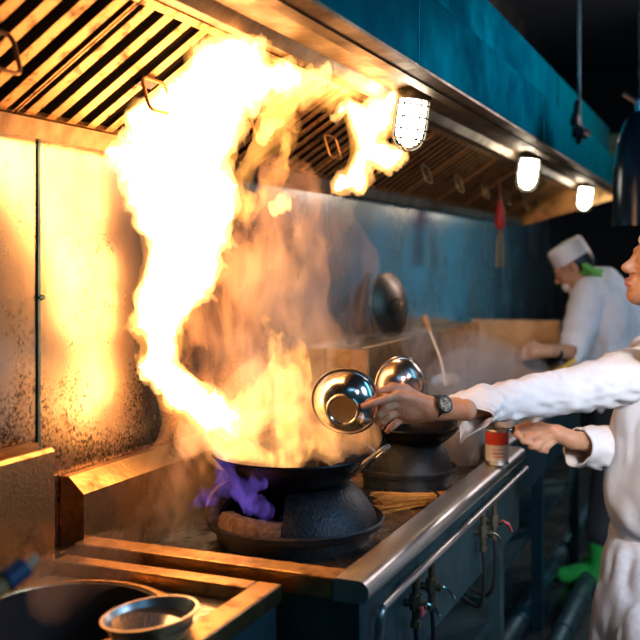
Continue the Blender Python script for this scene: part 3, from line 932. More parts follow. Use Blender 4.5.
# big round lid leaning on the back ledge
lc = V(392, 308, 3.62)
lc = Vector((-1.315, y_at(391, -1.31), EYE - 0.163))
ld = thing('pan_cover', 'large round metal lid leaning upright against the steel wall', 'lid', lc - UP * .135)
lm = Matrix.Translation(lc) @ Matrix.Rotation(math.radians(-14), 4, 'Z') @ Matrix.Rotation(math.radians(83), 4, 'Y')
obj('lid_shell', lathe(bmesh.new(), shell_prof([(0, 0.034), (0.05, 0.031), (0.09, 0.02), (0.12, 0.004), (0.132, 0.0)], 0.002), 56, lm), 'dull_lid', ld)
obj('lid_rim', lathe(bmesh.new(), [(0.128, -0.003), (0.135, -0.003), (0.135, 0.003), (0.128, 0.003)], 56, lm, closed=True), 'bronze' if 'bronze' in M else 'brass', ld)
bm = bmesh.new(); tube(bm, smooth_pts([lm @ Vector((-.02, 0, .033)), lm @ Vector((-.016, 0, .055)), lm @ Vector((.016, 0, .055)), lm @ Vector((.02, 0, .033))], 5), 0.006, 8)
obj('handle', bm, 'brass', ld)

# long handled ladles resting on the far unit
def ladle(p0, p1, p2, lab, nm='wok_ladle', cup=True, m1='wood'):
    t = thing(nm, lab, 'ladle', p2, 'long handled utensils by the far range')
    bm = bmesh.new(); tube(bm, [p0, p0.lerp(p1, .35)], [0.013, 0.011], 10); obj('handle', bm, m1, t)
    bm = bmesh.new(); tube(bm, [p0.lerp(p1, .3), p1, p2], 0.006, 8); obj('shaft', bm, 'steel', t)
    if cup:
        mm = Matrix.Translation(p2) @ Matrix.Rotation(math.radians(25), 4, 'X')
        obj('cup', lathe(bmesh.new(), shell_prof([(0, -.02), (.03, -.014), (.048, .004), (.055, .02)], 0.002), 28, mm), 'steel', t)
    return t

ladle(V(424, 316, 3.75), V(441, 360, 3.7), V(446, 385, 3.66), 'ladle with round wooden handle end standing against the far range ledge')
ladle(V(545, 376, 4.3), V(500, 397, 4.1), V(486, 402, 4.0), 'steel ladle lying low across the steaming far range', m1='steel')
# far pots
for px, X, r, h, lab in ((404, -1.12, 0.13, 0.16, 'dull steel pot on far range below the leaning lid'),
                         (447, -1.16, 0.12, 0.17, 'dark pot on far range behind the ladle handle'),
                         (492, -1.08, 0.12, 0.10, 'blackened pot on far range before the warm-tinted end screen'),
                         (528, -0.95, 0.11, 0.09, 'low dark pan on far range under the bent cook')):
    Y = y_at(px, X); b = Vector((X, Y, SZ + .001))
    o = thing('cooking_pot', lab, 'pot', b, 'pots on the far range')
    obj('pot_body', lathe(bmesh.new(), [(0, 0), (r * .86, 0), (r * .95, .015), (r, h), (r * 1.05, h + .004), (r * 1.05, h + .008), (r * .97, h + .006), (r * .92, .02), (0, .008)], 40, Matrix.Translation(b)), 'iron' if px in (447, 492, 528) else 'greasy_steel', o)
    for s in (-1, 1):
        e = RIGHT * s
        bm = bmesh.new(); tube(bm, smooth_pts([b + e * r + UP * (h * .7) - FWD * .03, b + e * (r + .03) + UP * (h * .75), b + e * r + UP * (h * .7) + FWD * .03], 5), 0.006, 8)
        obj('handle', bm, 'dark_steel', o)
# wooden board end at the ledge
wb = obj('wooden_block', box(-1.262, -1.20, by0 - 0.03, by0 + 0.0, SZ + .001, EYE - 0.30), 'wood', smooth=False, bevel=0.003)
tag(wb, 'upright pale wooden board at the near end of the back ledge', 'board')

# red hanging ornament
hp = Vector((-1.16, y_at(500, -1.16), 0)); dd = hp.y * CT - hp.x * ST
zt = EYE + (265 - 192) / FPX * dd; 
orn = thing('hanging_ornament', 'blurred red tassel ornament hanging from the hood gutter', 'ornament', (hp.x, hp.y, zt))
bm = bmesh.new(); tube(bm, [(hp.x, hp.y, EYE + 0.43), (hp.x, hp.y, zt - .06)], 0.004, 6); obj('cord', bm, 'red', orn)
zb = EYE + (265 - 267) / FPX * dd
bm = bmesh.new(); tube(bm, [(hp.x, hp.y, zt - .05), (hp.x, hp.y, zt - .08), (hp.x, hp.y, zt - .17), (hp.x, hp.y, zt - .2)], [0.012, 0.02, 0.03, 0.012], 12); obj('red_bundle', bm, 'red', orn)
bm = bmesh.new()
for q in range(14):
    a = q * .45; tube(bm, [(hp.x, hp.y, zt - .19), (hp.x + .016 * math.cos(a), hp.y + .016 * math.sin(a), zt - .25), (hp.x + .02 * math.cos(a), hp.y + .02 * math.sin(a), zb)], 0.003, 4)
obj('tassel', bm, 'brass', orn)

M['pendant'] = mat('dark_pendant_enamel', (0.006, 0.02, 0.035), 0.22, 0.3)
# hanging dark pendant shade at the right edge
pl = V(640, 150, 4.3)
ps = thing('pendant_shade', 'dark dome pendant with blue sheen hanging at the right edge', 'pendant lamp', (pl.x, pl.y, EYE + 0.33))
T = Matrix.Translation((pl.x, pl.y, EYE + 0.36))
obj('shade', lathe(bmesh.new(), shell_prof([(0.118, -0.19), (0.115, -0.03), (0.11, 0.08), (0.09, 0.20), (0.06, 0.28), (0.03, 0.31), (0.0, 0.315)], 0.003), 40, T), 'pendant', ps)
bm = bmesh.new(); tube(bm, [(pl.x, pl.y, EYE + .66), (pl.x, pl.y, 3.2)], 0.006, 8); obj('cord', bm, 'rubber', ps)
bm = bmesh.new(); tube(bm, [(pl.x, pl.y, EYE + .665), (pl.x, pl.y, EYE + .72)], 0.022, 12); tube(bm, [(pl.x, pl.y, EYE + .70), (pl.x - .07, pl.y - .02, EYE + .75)], 0.012, 8); obj('socket', bm, 'chrome', ps)

# ================================================================ FIRE
def chain(pts):
    out = []
    for (a, b) in zip(pts[:-1], pts[1:]):
        out.append(('c', V(*a[:3]), V(*b[:3]), a[3] * a[2] / FPX, b[3] * b[2] / FPX))
    return out


FIRE = (1.0, 0.50, 0.17)
M['fire_core'] = emit_mat('white_hot_flame', (1.0, 0.45, 0.155), 13.5)


def vol_mat(name, col, strength, density=0.0, dcol=(0.5, 0.4, 0.3), noise=None, aniso=0.0, lo=0.45, hi=0.65, stretch=(1, 1, 0.5), absorb=0.0):
    m, t, b = nt(name); N, L = t.nodes, t.links
    N.remove(b)
    out = N['Material Output']
    sh = []
    fac = None
    if noise:
        tc = N.new('ShaderNodeTexCoord'); mp = N.new('ShaderNodeMapping'); mp.inputs['Scale'].default_value = stretch
        L.new(tc.outputs['Object'], mp.inputs[0])
        n = N.new('ShaderNodeTexNoise'); n.inputs['Scale'].default_value = noise; n.inputs['Detail'].default_value = 4
        n.inputs['Roughness'].default_value = 0.6; n.inputs['Distortion'].default_value = 0.9
        L.new(mp.outputs[0], n.inputs['Vector'])
        r = N.new('ShaderNodeMapRange'); r.inputs[1].default_value = lo; r.inputs[2].default_value = hi
        L.new(n.outputs['Fac'], r.inputs[0]); fac = r.outputs[0]

    def scaled(v, sock):
        if fac is None: sock.default_value = v
        else:
            k = N.new('ShaderNodeMath'); k.operation = 'MULTIPLY'; k.inputs[1].default_value = v
            L.new(fac, k.inputs[0]); L.new(k.outputs[0], sock)
    if strength:
        e = N.new('ShaderNodeEmission'); e.inputs[0].default_value = (*col, 1); scaled(strength, e.inputs[1]); sh.append(e)
    if density:
        s = N.new('ShaderNodeVolumeScatter'); s.inputs[0].default_value = (*dcol, 1); scaled(density, s.inputs['Density']); s.inputs['Anisotropy'].default_value = aniso; sh.append(s)
    if absorb:
        s = N.new('ShaderNodeVolumeAbsorption'); s.inputs[0].default_value = (*dcol, 1); scaled(absorb, s.inputs['Density']); sh.append(s)
    cur = sh[0].outputs[0]
    for s in sh[1:]:
        a = N.new('ShaderNodeAddShader'); L.new(cur, a.inputs[0]); L.new(s.outputs[0], a.inputs[1]); cur = a.outputs[0]
    L.new(cur, out.inputs['Volume'])
    return m


M['fire_fringe'] = vol_mat('orange_flame_fringe', (1.0, 0.38, 0.07), 17.0)
M['fire_mantle'] = vol_mat('yellow_flame_mantle', (1.0, 0.47, 0.13), 55.0)
M['fire_yellow'] = vol_mat('yellow_flame', (1.0, 0.46, 0.10), 32.0, noise=18, lo=0.42, hi=0.62)
M['fire_blue'] = vol_mat('violet_burner_flame', (0.30, 0.16, 1.0), 9.0, noise=28, lo=0.40, hi=0.62)
M['smoke'] = vol_mat('brown_smoke', (1, 1, 1), 0, density=11.0, dcol=(0.56, 0.34, 0.20), noise=13, lo=0.44, hi=0.60)
M['fire_glow'] = vol_mat('glowing_fire_smoke', (1.0, 0.40, 0.13), 9.0, density=3.0, dcol=(0.9, 0.7, 0.5), noise=13, lo=0.30, hi=0.65)
M['haze'] = vol_mat('thin_brown_haze', (1, 1, 1), 0, density=3.2, dcol=(0.62, 0.40, 0.27), noise=9, lo=0.42, hi=0.66)
M['thin_steam'] = vol_mat('thin_steam', (1, 1, 1), 0, density=2.6, dcol=(0.85, 0.6, 0.42), noise=7, lo=0.35, hi=0.7)
M['steam'] = vol_mat('pale_steam', (1, 1, 1), 0, density=4.5, dcol=(0.95, 0.84, 0.8), noise=6, lo=0.35, hi=0.7)


def flame_warp(seed, a1=0.05, f1=5.0, a2=0.02, f2=15.0):
    def w(X, Y, Z):
        z = Z * 0.6
        return (a1 * fbm(X * f1, Y * f1, z * f1, seed, 2) + a2 * fbm(X * f2, Y * f2, z * f2, seed + 1, 2),
                a1 * fbm(X * f1, Y * f1, z * f1, seed + 2, 2) + a2 * fbm(X * f2, Y * f2, z * f2, seed + 3, 2),
                a1 * fbm(X * f1, Y * f1, z * f1, seed + 4, 2) + a2 * fbm(X * f2, Y * f2, z * f2, seed + 5, 2))
    return w


def flame_noise(seed, amp, f, off=0.0):
    return lambda X, Y, Z: amp * fbm(X * f, Y * f, Z * f * 0.55, seed, 4, 0.74) + off


def keep_out(X, Y, Z):
    """stay off the wall and below the filter slope"""
    wall = (WX + 0.03) - X
    fil = (Z - (FB[1] - 0.02) - (X - FB[0]) * (FT[1] - FB[1]) / (FT[0] - FB[0])) * 0.85
    return np.maximum(wall, fil)


main_ch = chain([(228, 428, 2.38, 4), (207, 412, 2.38, 11), (180, 394, 2.38, 15), (158, 366, 2.37, 13), (160, 335, 2.37, 17), (176, 308, 2.36, 26), (188, 280, 2.35, 32), (192, 250, 2.33, 31),
                 (186, 215, 2.31, 43), (180, 185, 2.28, 48), (182, 150, 2.24, 46), (202, 118, 2.2, 36), (217, 92, 2.13, 32), (230, 68, 2.06, 25), (224, 48, 2.02, 15), (214, 36, 2.0, 7)]) + \
    chain([(240, 92, 2.15, 22), (262, 92, 2.18, 15), (282, 90, 2.22, 8), (296, 80, 2.26, 4)]) + \
    chain([(150, 150, 2.25, 20), (134, 130, 2.22, 9), (124, 118, 2.2, 4)]) + \
    chain([(150, 190, 2.28, 20), (128, 168, 2.26, 12), (112, 156, 2.25, 6), (98, 150, 2.25, 3)]) + \
    chain([(215, 230, 2.3, 18), (232, 200, 2.3, 12), (240, 182, 2.3, 5)]) + \
    chain([(170, 380, 2.37, 12), (178, 350, 2.36, 9), (196, 335, 2.35, 5)]) + \
    chain([(215, 405, 2.38, 7), (232, 412, 2.38, 4)])
fl = thing('wok_flame', 'towering white-hot flame leaping from the wok up to the hood', 'flame', V(225, 462, 2.4))
me = sdf_mesh('flame_core', main_ch, 0.0065, k=0.03, warp=flame_warp(3, 0.05, 4.5, 0.022, 14), noise=flame_noise(5, 0.05, 20, 0.008), cut=keep_out, pad=0.1)
link('flame_core', me, 'fire_core', fl)
me = sdf_mesh('flame_mantle', main_ch, 0.0065, k=0.03, warp=flame_warp(3, 0.05, 4.5, 0.025, 14), noise=flame_noise(5, 0.058, 20, -0.006), cut=keep_out, pad=0.1)
link('flame_mantle', me, 'fire_mantle', fl)
me = sdf_mesh('flame_fringe', main_ch, 0.011, k=0.03, warp=flame_warp(3, 0.055, 4.5, 0.03, 13), noise=flame_noise(8, 0.05, 17, -0.008), cut=keep_out, pad=0.12)
link('flame_fringe', me, 'fire_fringe', fl)

# second lobe beside the nearest lamp
lobe = chain([(340, 190, 2.85, 5), (356, 178, 2.85, 9), (372, 154, 2.86, 11), (366, 128, 2.86, 13), (350, 114, 2.84, 9)]) + \
    chain([(370, 140, 2.86, 14), (382, 118, 2.88, 14), (388, 96, 2.88, 10), (380, 76, 2.84, 5)]) + \
    chain([(376, 150, 2.86, 11), (392, 158, 2.88, 7), (402, 154, 2.9, 4)]) + \
    chain([(350, 114, 2.84, 8), (336, 112, 2.82, 5), (326, 118, 2.8, 3)])
lb = thing('flame_lobe', 'separate yellow-white flame tongue curling under the filters beside the nearest cage lamp', 'flame', V(372, 160, 2.75), )
me = sdf_mesh('flame_core', lobe, 0.0075, k=0.02, warp=flame_warp(13, 0.035, 6, 0.025, 15), noise=flame_noise(15, 0.042, 22, 0.010), cut=keep_out, pad=0.1)
link('flame_core', me, 'fire_core', lb)
me = sdf_mesh('flame_mantle', lobe, 0.006, k=0.02, warp=flame_warp(13, 0.035, 6, 0.028, 15), noise=flame_noise(15, 0.05, 22, -0.007), cut=keep_out, pad=0.1)
link('flame_mantle', me, 'fire_mantle', lb)
me = sdf_mesh('flame_fringe', lobe, 0.010, k=0.02, warp=flame_warp(13, 0.035, 6, 0.03, 14), noise=flame_noise(18, 0.045, 17, -0.008), cut=keep_out, pad=0.12)
link('flame_fringe', me, 'fire_fringe', lb)

# wisps licking the filters between the two
wisps = [(chain([(304, 100, 2.4, 4), (314, 86, 2.4, 6), (324, 74, 2.4, 6), (330, 66, 2.4, 3)]), 'small white flame wisp by the light channel, between the two large flames'),
         (chain([(252, 146, 2.3, 4), (262, 134, 2.3, 5), (276, 128, 2.32, 3)]), 'thin flame wisp just right of the white flame column'),
         (chain([(274, 205, 2.35, 6), (283, 200, 2.36, 6), (284, 192, 2.36, 3)]), 'lone detached flame drop below the filters')]
for i, (w_, lab) in enumerate(wisps):
    o = link('flame_wisp', sdf_mesh('flame_wisp', w_, 0.0045, k=0.012, warp=flame_warp(23, 0.025, 7, 0.016, 18), noise=flame_noise(25 + i, 0.022, 30, -0.005), cut=keep_out, pad=0.08), 'fire_mantle')
    tag(o, lab, 'flame')
haze = chain([(250, 170, 2.32, 18), (275, 120, 2.32, 30), (320, 90, 2.42, 26), (350, 80, 2.5, 18), (376, 82, 2.6, 12)]) + chain([(235, 190, 2.35, 20), (262, 205, 2.38, 16), (300, 150, 2.4, 14)]) + chain([(150, 140, 2.2, 14), (122, 142, 2.18, 11), (92, 140, 2.15, 9), (70, 128, 2.12, 7)])
o = link('orange_fire_haze', sdf_mesh('orange_fire_haze', haze, 0.010, k=0.03, warp=flame_warp(33, 0.06, 6, 0.04, 13), noise=flame_noise(35, 0.09, 15, 0.015), cut=keep_out, pad=0.12), 'fire_fringe')
tag(o, 'thin orange fire licking across the baffle filters in the middle', 'flame', kind='stuff')

# yellow tongue over the wok and fire in the pan
yel = chain([(300, 450, 2.48, 16), (296, 415, 2.48, 17), (286, 380, 2.48, 20), (272, 348, 2.48, 13), (266, 325, 2.48, 6)]) + \
    chain([(296, 400, 2.48, 12), (300, 365, 2.48, 8), (297, 350, 2.48, 4)]) + \
    chain([(225, 430, 2.4, 18), (250, 405, 2.44, 20), (262, 380, 2.46, 14)]) + \
    chain([(235, 450, 2.4, 14), (280, 452, 2.45, 14), (330, 450, 2.47, 12), (350, 446, 2.48, 8)])
o = link('yellow_flame', sdf_mesh('yellow_flame', yel, 0.007, k=0.02, warp=flame_warp(43, 0.05, 6, 0.03, 15), noise=flame_noise(45, 0.035, 20, 0.002), cut=keep_out, pad=0.1), 'fire_yellow')
tag(o, 'mottled yellow flame rising out of the near wok, right of the white flame', 'flame')

glw = chain([(215, 425, 2.42, 22), (235, 448, 2.44, 18), (280, 446, 2.46, 22), (330, 436, 2.48, 26), (362, 434, 2.48, 18)]) + chain([(225, 440, 2.4, 20), (245, 400, 2.44, 26), (285, 400, 2.48, 24), (315, 415, 2.48, 20)]) + chain([(195, 455, 2.38, 16), (200, 430, 2.4, 18)])
o = link('glowing_smoke', sdf_mesh('glowing_smoke', glw, 0.014, k=0.05, warp=flame_warp(93, 0.05, 6, 0.03, 13), noise=flame_noise(95, 0.05, 13), cut=keep_out, pad=0.1), 'fire_glow')
tag(o, 'glowing orange-yellow smoke boiling out of the near wok', 'fire', kind='stuff')

# violet gas flame at the open side of the burner
bl = chain([(262, 508, 2.30, 10), (240, 500, 2.27, 13), (225, 488, 2.26, 12), (222, 470, 2.26, 8), (212, 455, 2.27, 4)]) + chain([(240, 498, 2.27, 10), (254, 480, 2.28, 9), (250, 468, 2.28, 5)]) + chain([(228, 485, 2.27, 9), (206, 500, 2.3, 7), (196, 512, 2.3, 3)])
o = link('gas_flame', sdf_mesh('gas_flame', bl, 0.005, k=0.015, warp=flame_warp(53, 0.03, 9, 0.02, 20), noise=flame_noise(55, 0.02, 28), pad=0.06), 'fire_blue')
tag(o, 'violet-blue gas flame spilling from the open side of the near burner', 'flame')

# smoke and steam
smk = chain([(196, 350, 2.44, 22), (208, 315, 2.46, 30), (215, 270, 2.47, 30)]) + chain([(205, 455, 2.46, 35), (235, 400, 2.48, 50), (265, 330, 2.5, 58), (270, 260, 2.5, 55), (285, 200, 2.48, 40)]) + \
    chain([(300, 440, 2.5, 30), (320, 420, 2.5, 36), (300, 350, 2.5, 45)]) + chain([(205, 440, 2.42, 26), (185, 470, 2.42, 34), (170, 500, 2.4, 34), (140, 520, 2.3, 24)])
o = link('smoke', sdf_mesh('smoke', smk, 0.022, k=0.05, warp=flame_warp(63, 0.07, 4, 0.03, 10), noise=flame_noise(65, 0.07, 9), cut=keep_out, pad=0.12), 'smoke')
smk2 = chain([(330, 420, 2.5, 34), (312, 350, 2.52, 44), (300, 280, 2.55, 50), (298, 220, 2.55, 40)])
tag(link('thin_smoke', sdf_mesh('thin_smoke', smk2, 0.03, k=0.06, warp=flame_warp(68, 0.09, 4, 0.04, 9), noise=flame_noise(69, 0.10, 7), cut=keep_out, pad=0.15), 'haze'), 'faint outer haze right of the brown smoke, in front of the blue wall', 'smoke', kind='stuff')
tag(o, 'brown billowing smoke behind and right of the flame above the near wok', 'smoke', kind='stuff')
stm = chain([(440, 392, 3.5, 30), (480, 375, 3.7, 34), (530, 385, 3.9, 26), (420, 345, 3.7, 22)])
o = link('steam', sdf_mesh('steam', stm, 0.035, k=0.08, warp=flame_warp(73, 0.07, 4, 0.03, 10), noise=flame_noise(75, 0.06, 8), cut=keep_out, pad=0.15), 'steam')
tag(o, 'pale pinkish steam over the pots on the far range', 'steam', kind='stuff')
stp = chain([(60, 590, 1.85, 40), (110, 560, 1.9, 24), (150, 540, 2.0, 14)])
o = link('pot_steam', sdf_mesh('pot_steam', stp, 0.035, k=0.08, warp=flame_warp(83, 0.06, 4, 0.03, 10), noise=flame_noise(85, 0.06, 8), pad=0.12), 'thin_steam')
tag(o, 'thin steam drifting over the large soup pot, lower left', 'steam', kind='stuff')

# ================================================================ PEOPLE
def ell(c, r, fwd, up=(0, 0, 1), k=0.02, neg=False):
    """ellipsoid with radii (side, forward, up) oriented to fwd"""
    f = Vector(fwd).normalized(); u = Vector(up); s = f.cross(u).normalized(); u = s.cross(f).normalized()
    return ('-e' if neg else 'e', tuple(c), tuple(r), (tuple(s), tuple(f), tuple(u)), k)


def cap(a, b, ra, rb, k=0.02):
    return ('c', tuple(a), tuple(b), ra, rb, k)


def ccap(pts, rs, k=0.02):
    return [cap(pts[i], pts[i + 1], rs[i], rs[i + 1], k) for i in range(len(pts) - 1)]


def head_prims(c, fwd, up, s=1.0):
    """head about 0.23 m high; c = centre of the skull"""
    f = Vector(fwd).normalized(); sd = f.cross(Vector(up)).normalized(); u = sd.cross(f).normalized()
    P = lambda a, b, d: Vector(c) + (sd * a + f * b + u * d) * s
    E = lambda p, r, k=0.012, neg=False: ell(p, [q * s for q in r], f, u, k, neg)
    pr = [E(P(0, -0.012, 0.03), (0.075, 0.095, 0.088), 0.02), E(P(0, 0.02, -0.03), (0.062, 0.07, 0.075), 0.03),
          E(P(0, 0.062, -0.092), (0.026, 0.024, 0.02), 0.03),          # chin
          E(P(0.03, 0.025, -0.075), (0.022, 0.045, 0.022), 0.03), E(P(-0.03, 0.025, -0.075), (0.022, 0.045, 0.022), 0.03),
          E(P(0, 0.078, 0.022), (0.05, 0.014, 0.012), 0.02),            # brow
          E(P(0.035, 0.062, -0.022), (0.02, 0.02, 0.018), 0.02), E(P(-0.035, 0.062, -0.022), (0.02, 0.02, 0.018), 0.02),
          E(P(0.031, 0.092, 0.004), (0.017, 0.014, 0.011), 0.01, True), E(P(-0.031, 0.092, 0.004), (0.017, 0.014, 0.011), 0.01, True),
          cap(P(0, 0.084, 0.01), P(0, 0.108, -0.028), 0.008 * s, 0.0115 * s, 0.012),
          E(P(0.011, 0.099, -0.034), (0.009, 0.009, 0.007), 0.006), E(P(-0.011, 0.099, -0.034), (0.009, 0.009, 0.007), 0.006),
          E(P(0, 0.088, -0.056), (0.022, 0.011, 0.0065), 0.007), E(P(0, 0.087, -0.067), (0.020, 0.0115, 0.007), 0.007),
          E(P(0.031, 0.079, 0.004), (0.0125, 0.0125, 0.0115), 0.003), E(P(-0.031, 0.079, 0.004), (0.0125, 0.0125, 0.0115), 0.003)]
    for q in (-1, 1):
        pr += [E(P(q * 0.078, -0.008, -0.004), (0.008, 0.018, 0.030), 0.006), E(P(q * 0.087, 0.0, 0.002), (0.006, 0.009, 0.016), 0.004, True)]
    return pr, P


def fold_noise(seed, amp=0.008, f=14, dirs=(1, 1, 1)):
    return lambda X, Y, Z: amp * (np.abs(fbm(X * f * dirs[0], Y * f * dirs[1], Z * f * dirs[2], seed, 2)) * -2 + 0.5)


def sleeve(name, pts, rs, m, parent, seed, amp=0.008, flats=None, open_end=True, seg=40, sub=8, wall=0.004, mouth=None):
    """hollow cloth sleeve lofted along pts with wrinkles; both ends open"""
    P = smooth_pts(pts, sub); n = len(P)
    R = [r for r in rs]
    def rad(i):
        t = i / sub; a = min(int(t), len(R) - 2); f = t - a; f = f * f * (3 - 2 * f)
        return R[a] + (R[a + 1] - R[a]) * f
    rnd_ = np.random.default_rng(seed)
    bm = bmesh.new(); prev = None; rings = []; inner = []
    for i, p in enumerate(P):
        t = (P[min(i + 1, n - 1)] - P[max(i - 1, 0)]).normalized()
        u = t.cross(UP) if prev is None else prev - t * prev.dot(t)
        u.normalize(); prev = u; w = t.cross(u)
        r = rad(i); ra = []; rb = []
        for k in range(seg):
            a = 2 * math.pi * k / seg
            cx_, cy_ = math.cos(a), math.sin(a)
            nx = float(vnoise(np.array([cx_ * 1.6 + i * 0.31 * 8 / sub + 3 * cy_]), np.array([cy_ * 1.6 + 5]), np.array([i * 0.42 * 8 / sub + seed]), seed)[0])
            n2 = float(vnoise(np.array([cx_ * 3]), np.array([cy_ * 3 + 9]), np.array([i * 0.8 * 8 / sub]), seed + 4)[0])
            q = r + amp * (nx * 2.2 + n2 * 1.0)
            d = u * cx_ + w * cy_
            off_ = Vector((0, 0, 0))
            if mouth is not None:
                tt = max(0.0, (i - (n - 1 - 2 * sub)) / (2 * sub)); off_ = mouth(d) * tt * tt
            ra.append(bm.verts.new(p + d * q + off_)); rb.append(bm.verts.new(p + d * (q - wall) + off_))
        rings.append(ra); inner.append(rb)
    for A in (rings, inner):
        for a, b in zip(A[:-1], A[1:]):
            for k in range(seg): bm.faces.new((a[k], a[(k + 1) % seg], b[(k + 1) % seg], b[k]))
    for e in (0, -1):
        for k in range(seg): bm.faces.new((rings[e][k], rings[e][(k + 1) % seg], inner[e][(k + 1) % seg], inner[e][k]))
    return obj(name, bm, m, parent)


# ---------------- nearest cook, at the right edge
HD = 2.42
wr = V(442, 410, 2.47)                       # wrist of the raised left hand
elb = V(560, 396, 2.70)
sho = V(668, 372, 2.86)
pel = V(668, 560, 2.92)
ft = Vector((-0.17, 2.98, 0))
chef = thing('person', 'cook in white jacket at the right edge, arm stretched over the wok, face in profile', 'person', (pel.x, pel.y, 0))
face_f = (-RIGHT * 0.96 + UP * 0.26 - FWD * 0.05).normalized()
hc = V(669, 268, 2.66)
hp_, HP = head_prims(hc, face_f, UP + RIGHT * 0.25, 1.06)
neck0 = hc + UP * -0.07 + RIGHT * 0.035; neck1 = V(690, 355, 2.74)
body = list(hp_) + [cap(neck0, neck1, 0.052, 0.06, 0.03)]
# hidden trunk and legs under the clothes, so that the body is one figure
chest = V(680, 430, 2.86)
body += [ell(chest, (0.15, 0.09, 0.22), -RIGHT, UP, 0.05), cap(neck1, chest, 0.06, 0.09, 0.05), cap(chest, pel, 0.10, 0.11, 0.05)]
sho2 = sho + FWD * 0.30 + RIGHT * 0.05
body += ccap([sho, elb, wr], [0.048, 0.042, 0.027], 0.02)
wr2 = V(572, 440, 2.80); elb2 = V(660, 452, 3.0)
body += ccap([sho2, elb2, wr2], [0.048, 0.042, 0.027], 0.02)
kn = [Vector((-0.22, 2.88, 0.47)), Vector((-0.17, 3.06, 0.47))]
an = [Vector((-0.18, 2.86, 0.09)), Vector((-0.12, 3.10, 0.09))]
for k_, a_ in zip(kn, an):
    body += ccap([pel, k_, a_], [0.09, 0.06, 0.042], 0.03)
m_body = sdf_mesh('body_trunk', body, 0.008, k=0.02, smooth_it=1)
m_head = sdf_mesh('body_head', list(hp_) + [cap(neck0, neck1, 0.052, 0.06, 0.03)], 0.0032, k=0.012, smooth_it=1)


def finger(prims, pts, rs, k=0.004):
    for i in range(len(pts) - 1): prims.append(cap(pts[i], pts[i + 1], rs[i], rs[i + 1], k))


# left hand: back of the hand towards the camera, thumb on top, index laid over the bowl
hand = []
palm_c = V(411, 408, 2.45)
hand += ccap([wr + RIGHT * .06, wr, V(428, 408, 2.46)], [0.027, 0.0245, 0.027], 0.012)
K = [V(398, 396, 2.425), V(396, 404, 2.435), V(397, 412, 2.45), V(401, 419, 2.465)]   # knuckles index..little
for kk, w_ in zip(K, (0.0135, 0.0135, 0.013, 0.012)):
    hand.append(cap(V(428, 407, 2.46) + (kk - K[1]) * 0.5, kk, 0.017, w_, 0.014))
hand.append(ell(palm_c, (0.014, 0.034, 0.028), (K[1] - wr), UP, 0.015))
finger(hand, [K[0], V(386, 399, 2.385), V(373, 403, 2.372), V(363.5, 406.5, 2.369)], [0.0115, 0.0098, 0.0088, 0.0074])
finger(hand, [K[1], V(386, 408, 2.395), V(379, 415, 2.39), V(377, 421, 2.40)], [0.0118, 0.0102, 0.009, 0.0076])
finger(hand, [K[2], V(388, 417, 2.415), V(383, 422, 2.415), V(381, 427, 2.43)], [0.0112, 0.0098, 0.0086, 0.0074])
finger(hand, [K[3], V(394, 425, 2.44), V(390, 428, 2.44), V(388, 431, 2.45)], [0.0102, 0.0088, 0.0078, 0.0068])
finger(hand, [V(421, 400, 2.46), V(405, 389.5, 2.45), V(392, 387.5, 2.435), V(380.5, 391, 2.42)], [0.0155, 0.0125, 0.011, 0.0085], 0.008)
m_h1 = sdf_mesh('hand_a', hand, 0.0019, k=0.005, noise=lambda X, Y, Z: 0.0007 * fbm(X * 90, Y * 90, Z * 90, 3, 2), smooth_it=1)
# right hand: fist round the dark ladle handle, knuckles to the left
h2 = []
g0 = V(513, 430, 2.76); g1 = V(563, 438, 2.80)          # ladle handle axis
c2_ = V(548, 434, 2.79)
h2 += ccap([wr2 + (elb2 - wr2).normalized() * .05, wr2, V(558, 434, 2.795)], [0.027, 0.025, 0.026], 0.012)
h2.append(ell(c2_, (0.018, 0.036, 0.024), -RIGHT, UP, 0.015))
for i, (a, b, c, d) in enumerate((((541, 430, 2.785), (526, 431, 2.765), (517, 434, 2.75), (521, 438, 2.745)),
                                  ((545, 433, 2.78), (531, 437, 2.755), (524, 441, 2.745), (531, 443.5, 2.745)),
                                  ((549, 437, 2.78), (539, 443, 2.755), (531, 446, 2.75), (538, 448, 2.75)),
                                  ((553, 441, 2.785), (546, 447, 2.765), (540, 449, 2.76), (546, 451, 2.765)))):
    finger(h2, [V(*a), V(*b), V(*c), V(*d)], [0.0115, 0.0105, 0.0095, 0.008])
finger(h2, [V(556, 430, 2.79), V(541, 426.5, 2.775), V(529, 426, 2.76), V(518, 427.5, 2.75)], [0.014, 0.0115, 0.0105, 0.0085], 0.008)
m_h2 = sdf_mesh('hand_b', h2, 0.0021, k=0.005, smooth_it=1)
jb = link('body', join_meshes('body', [m_body, m_head, m_h1, m_h2]), 'skin', chef)
# finger nails of the raised hand
bm = bmesh.new()
for a, b, r in ((V(363.5, 406.5, 2.369), V(373, 403, 2.372), .0055), (V(380.5, 391, 2.42), V(392, 387.5, 2.435), .0065)):
    d_ = (b - a).normalized(); up_ = (UP * 0.6 - FWD * 0.8).normalized()
    T = Matrix.Translation(a + d_ * 0.003 + up_ * 0.0052) @ up_.to_track_quat('Z', 'Y').to_matrix().to_4x4() @ Matrix.Diagonal((1, 1.0, 0.5, 1))
    lathe(bm, [(0, 0.0032), (r * .7, 0.0026), (r, 0.0), (0, -0.001)], 14, T)
obj('finger_nails', bm, 'nail', chef)
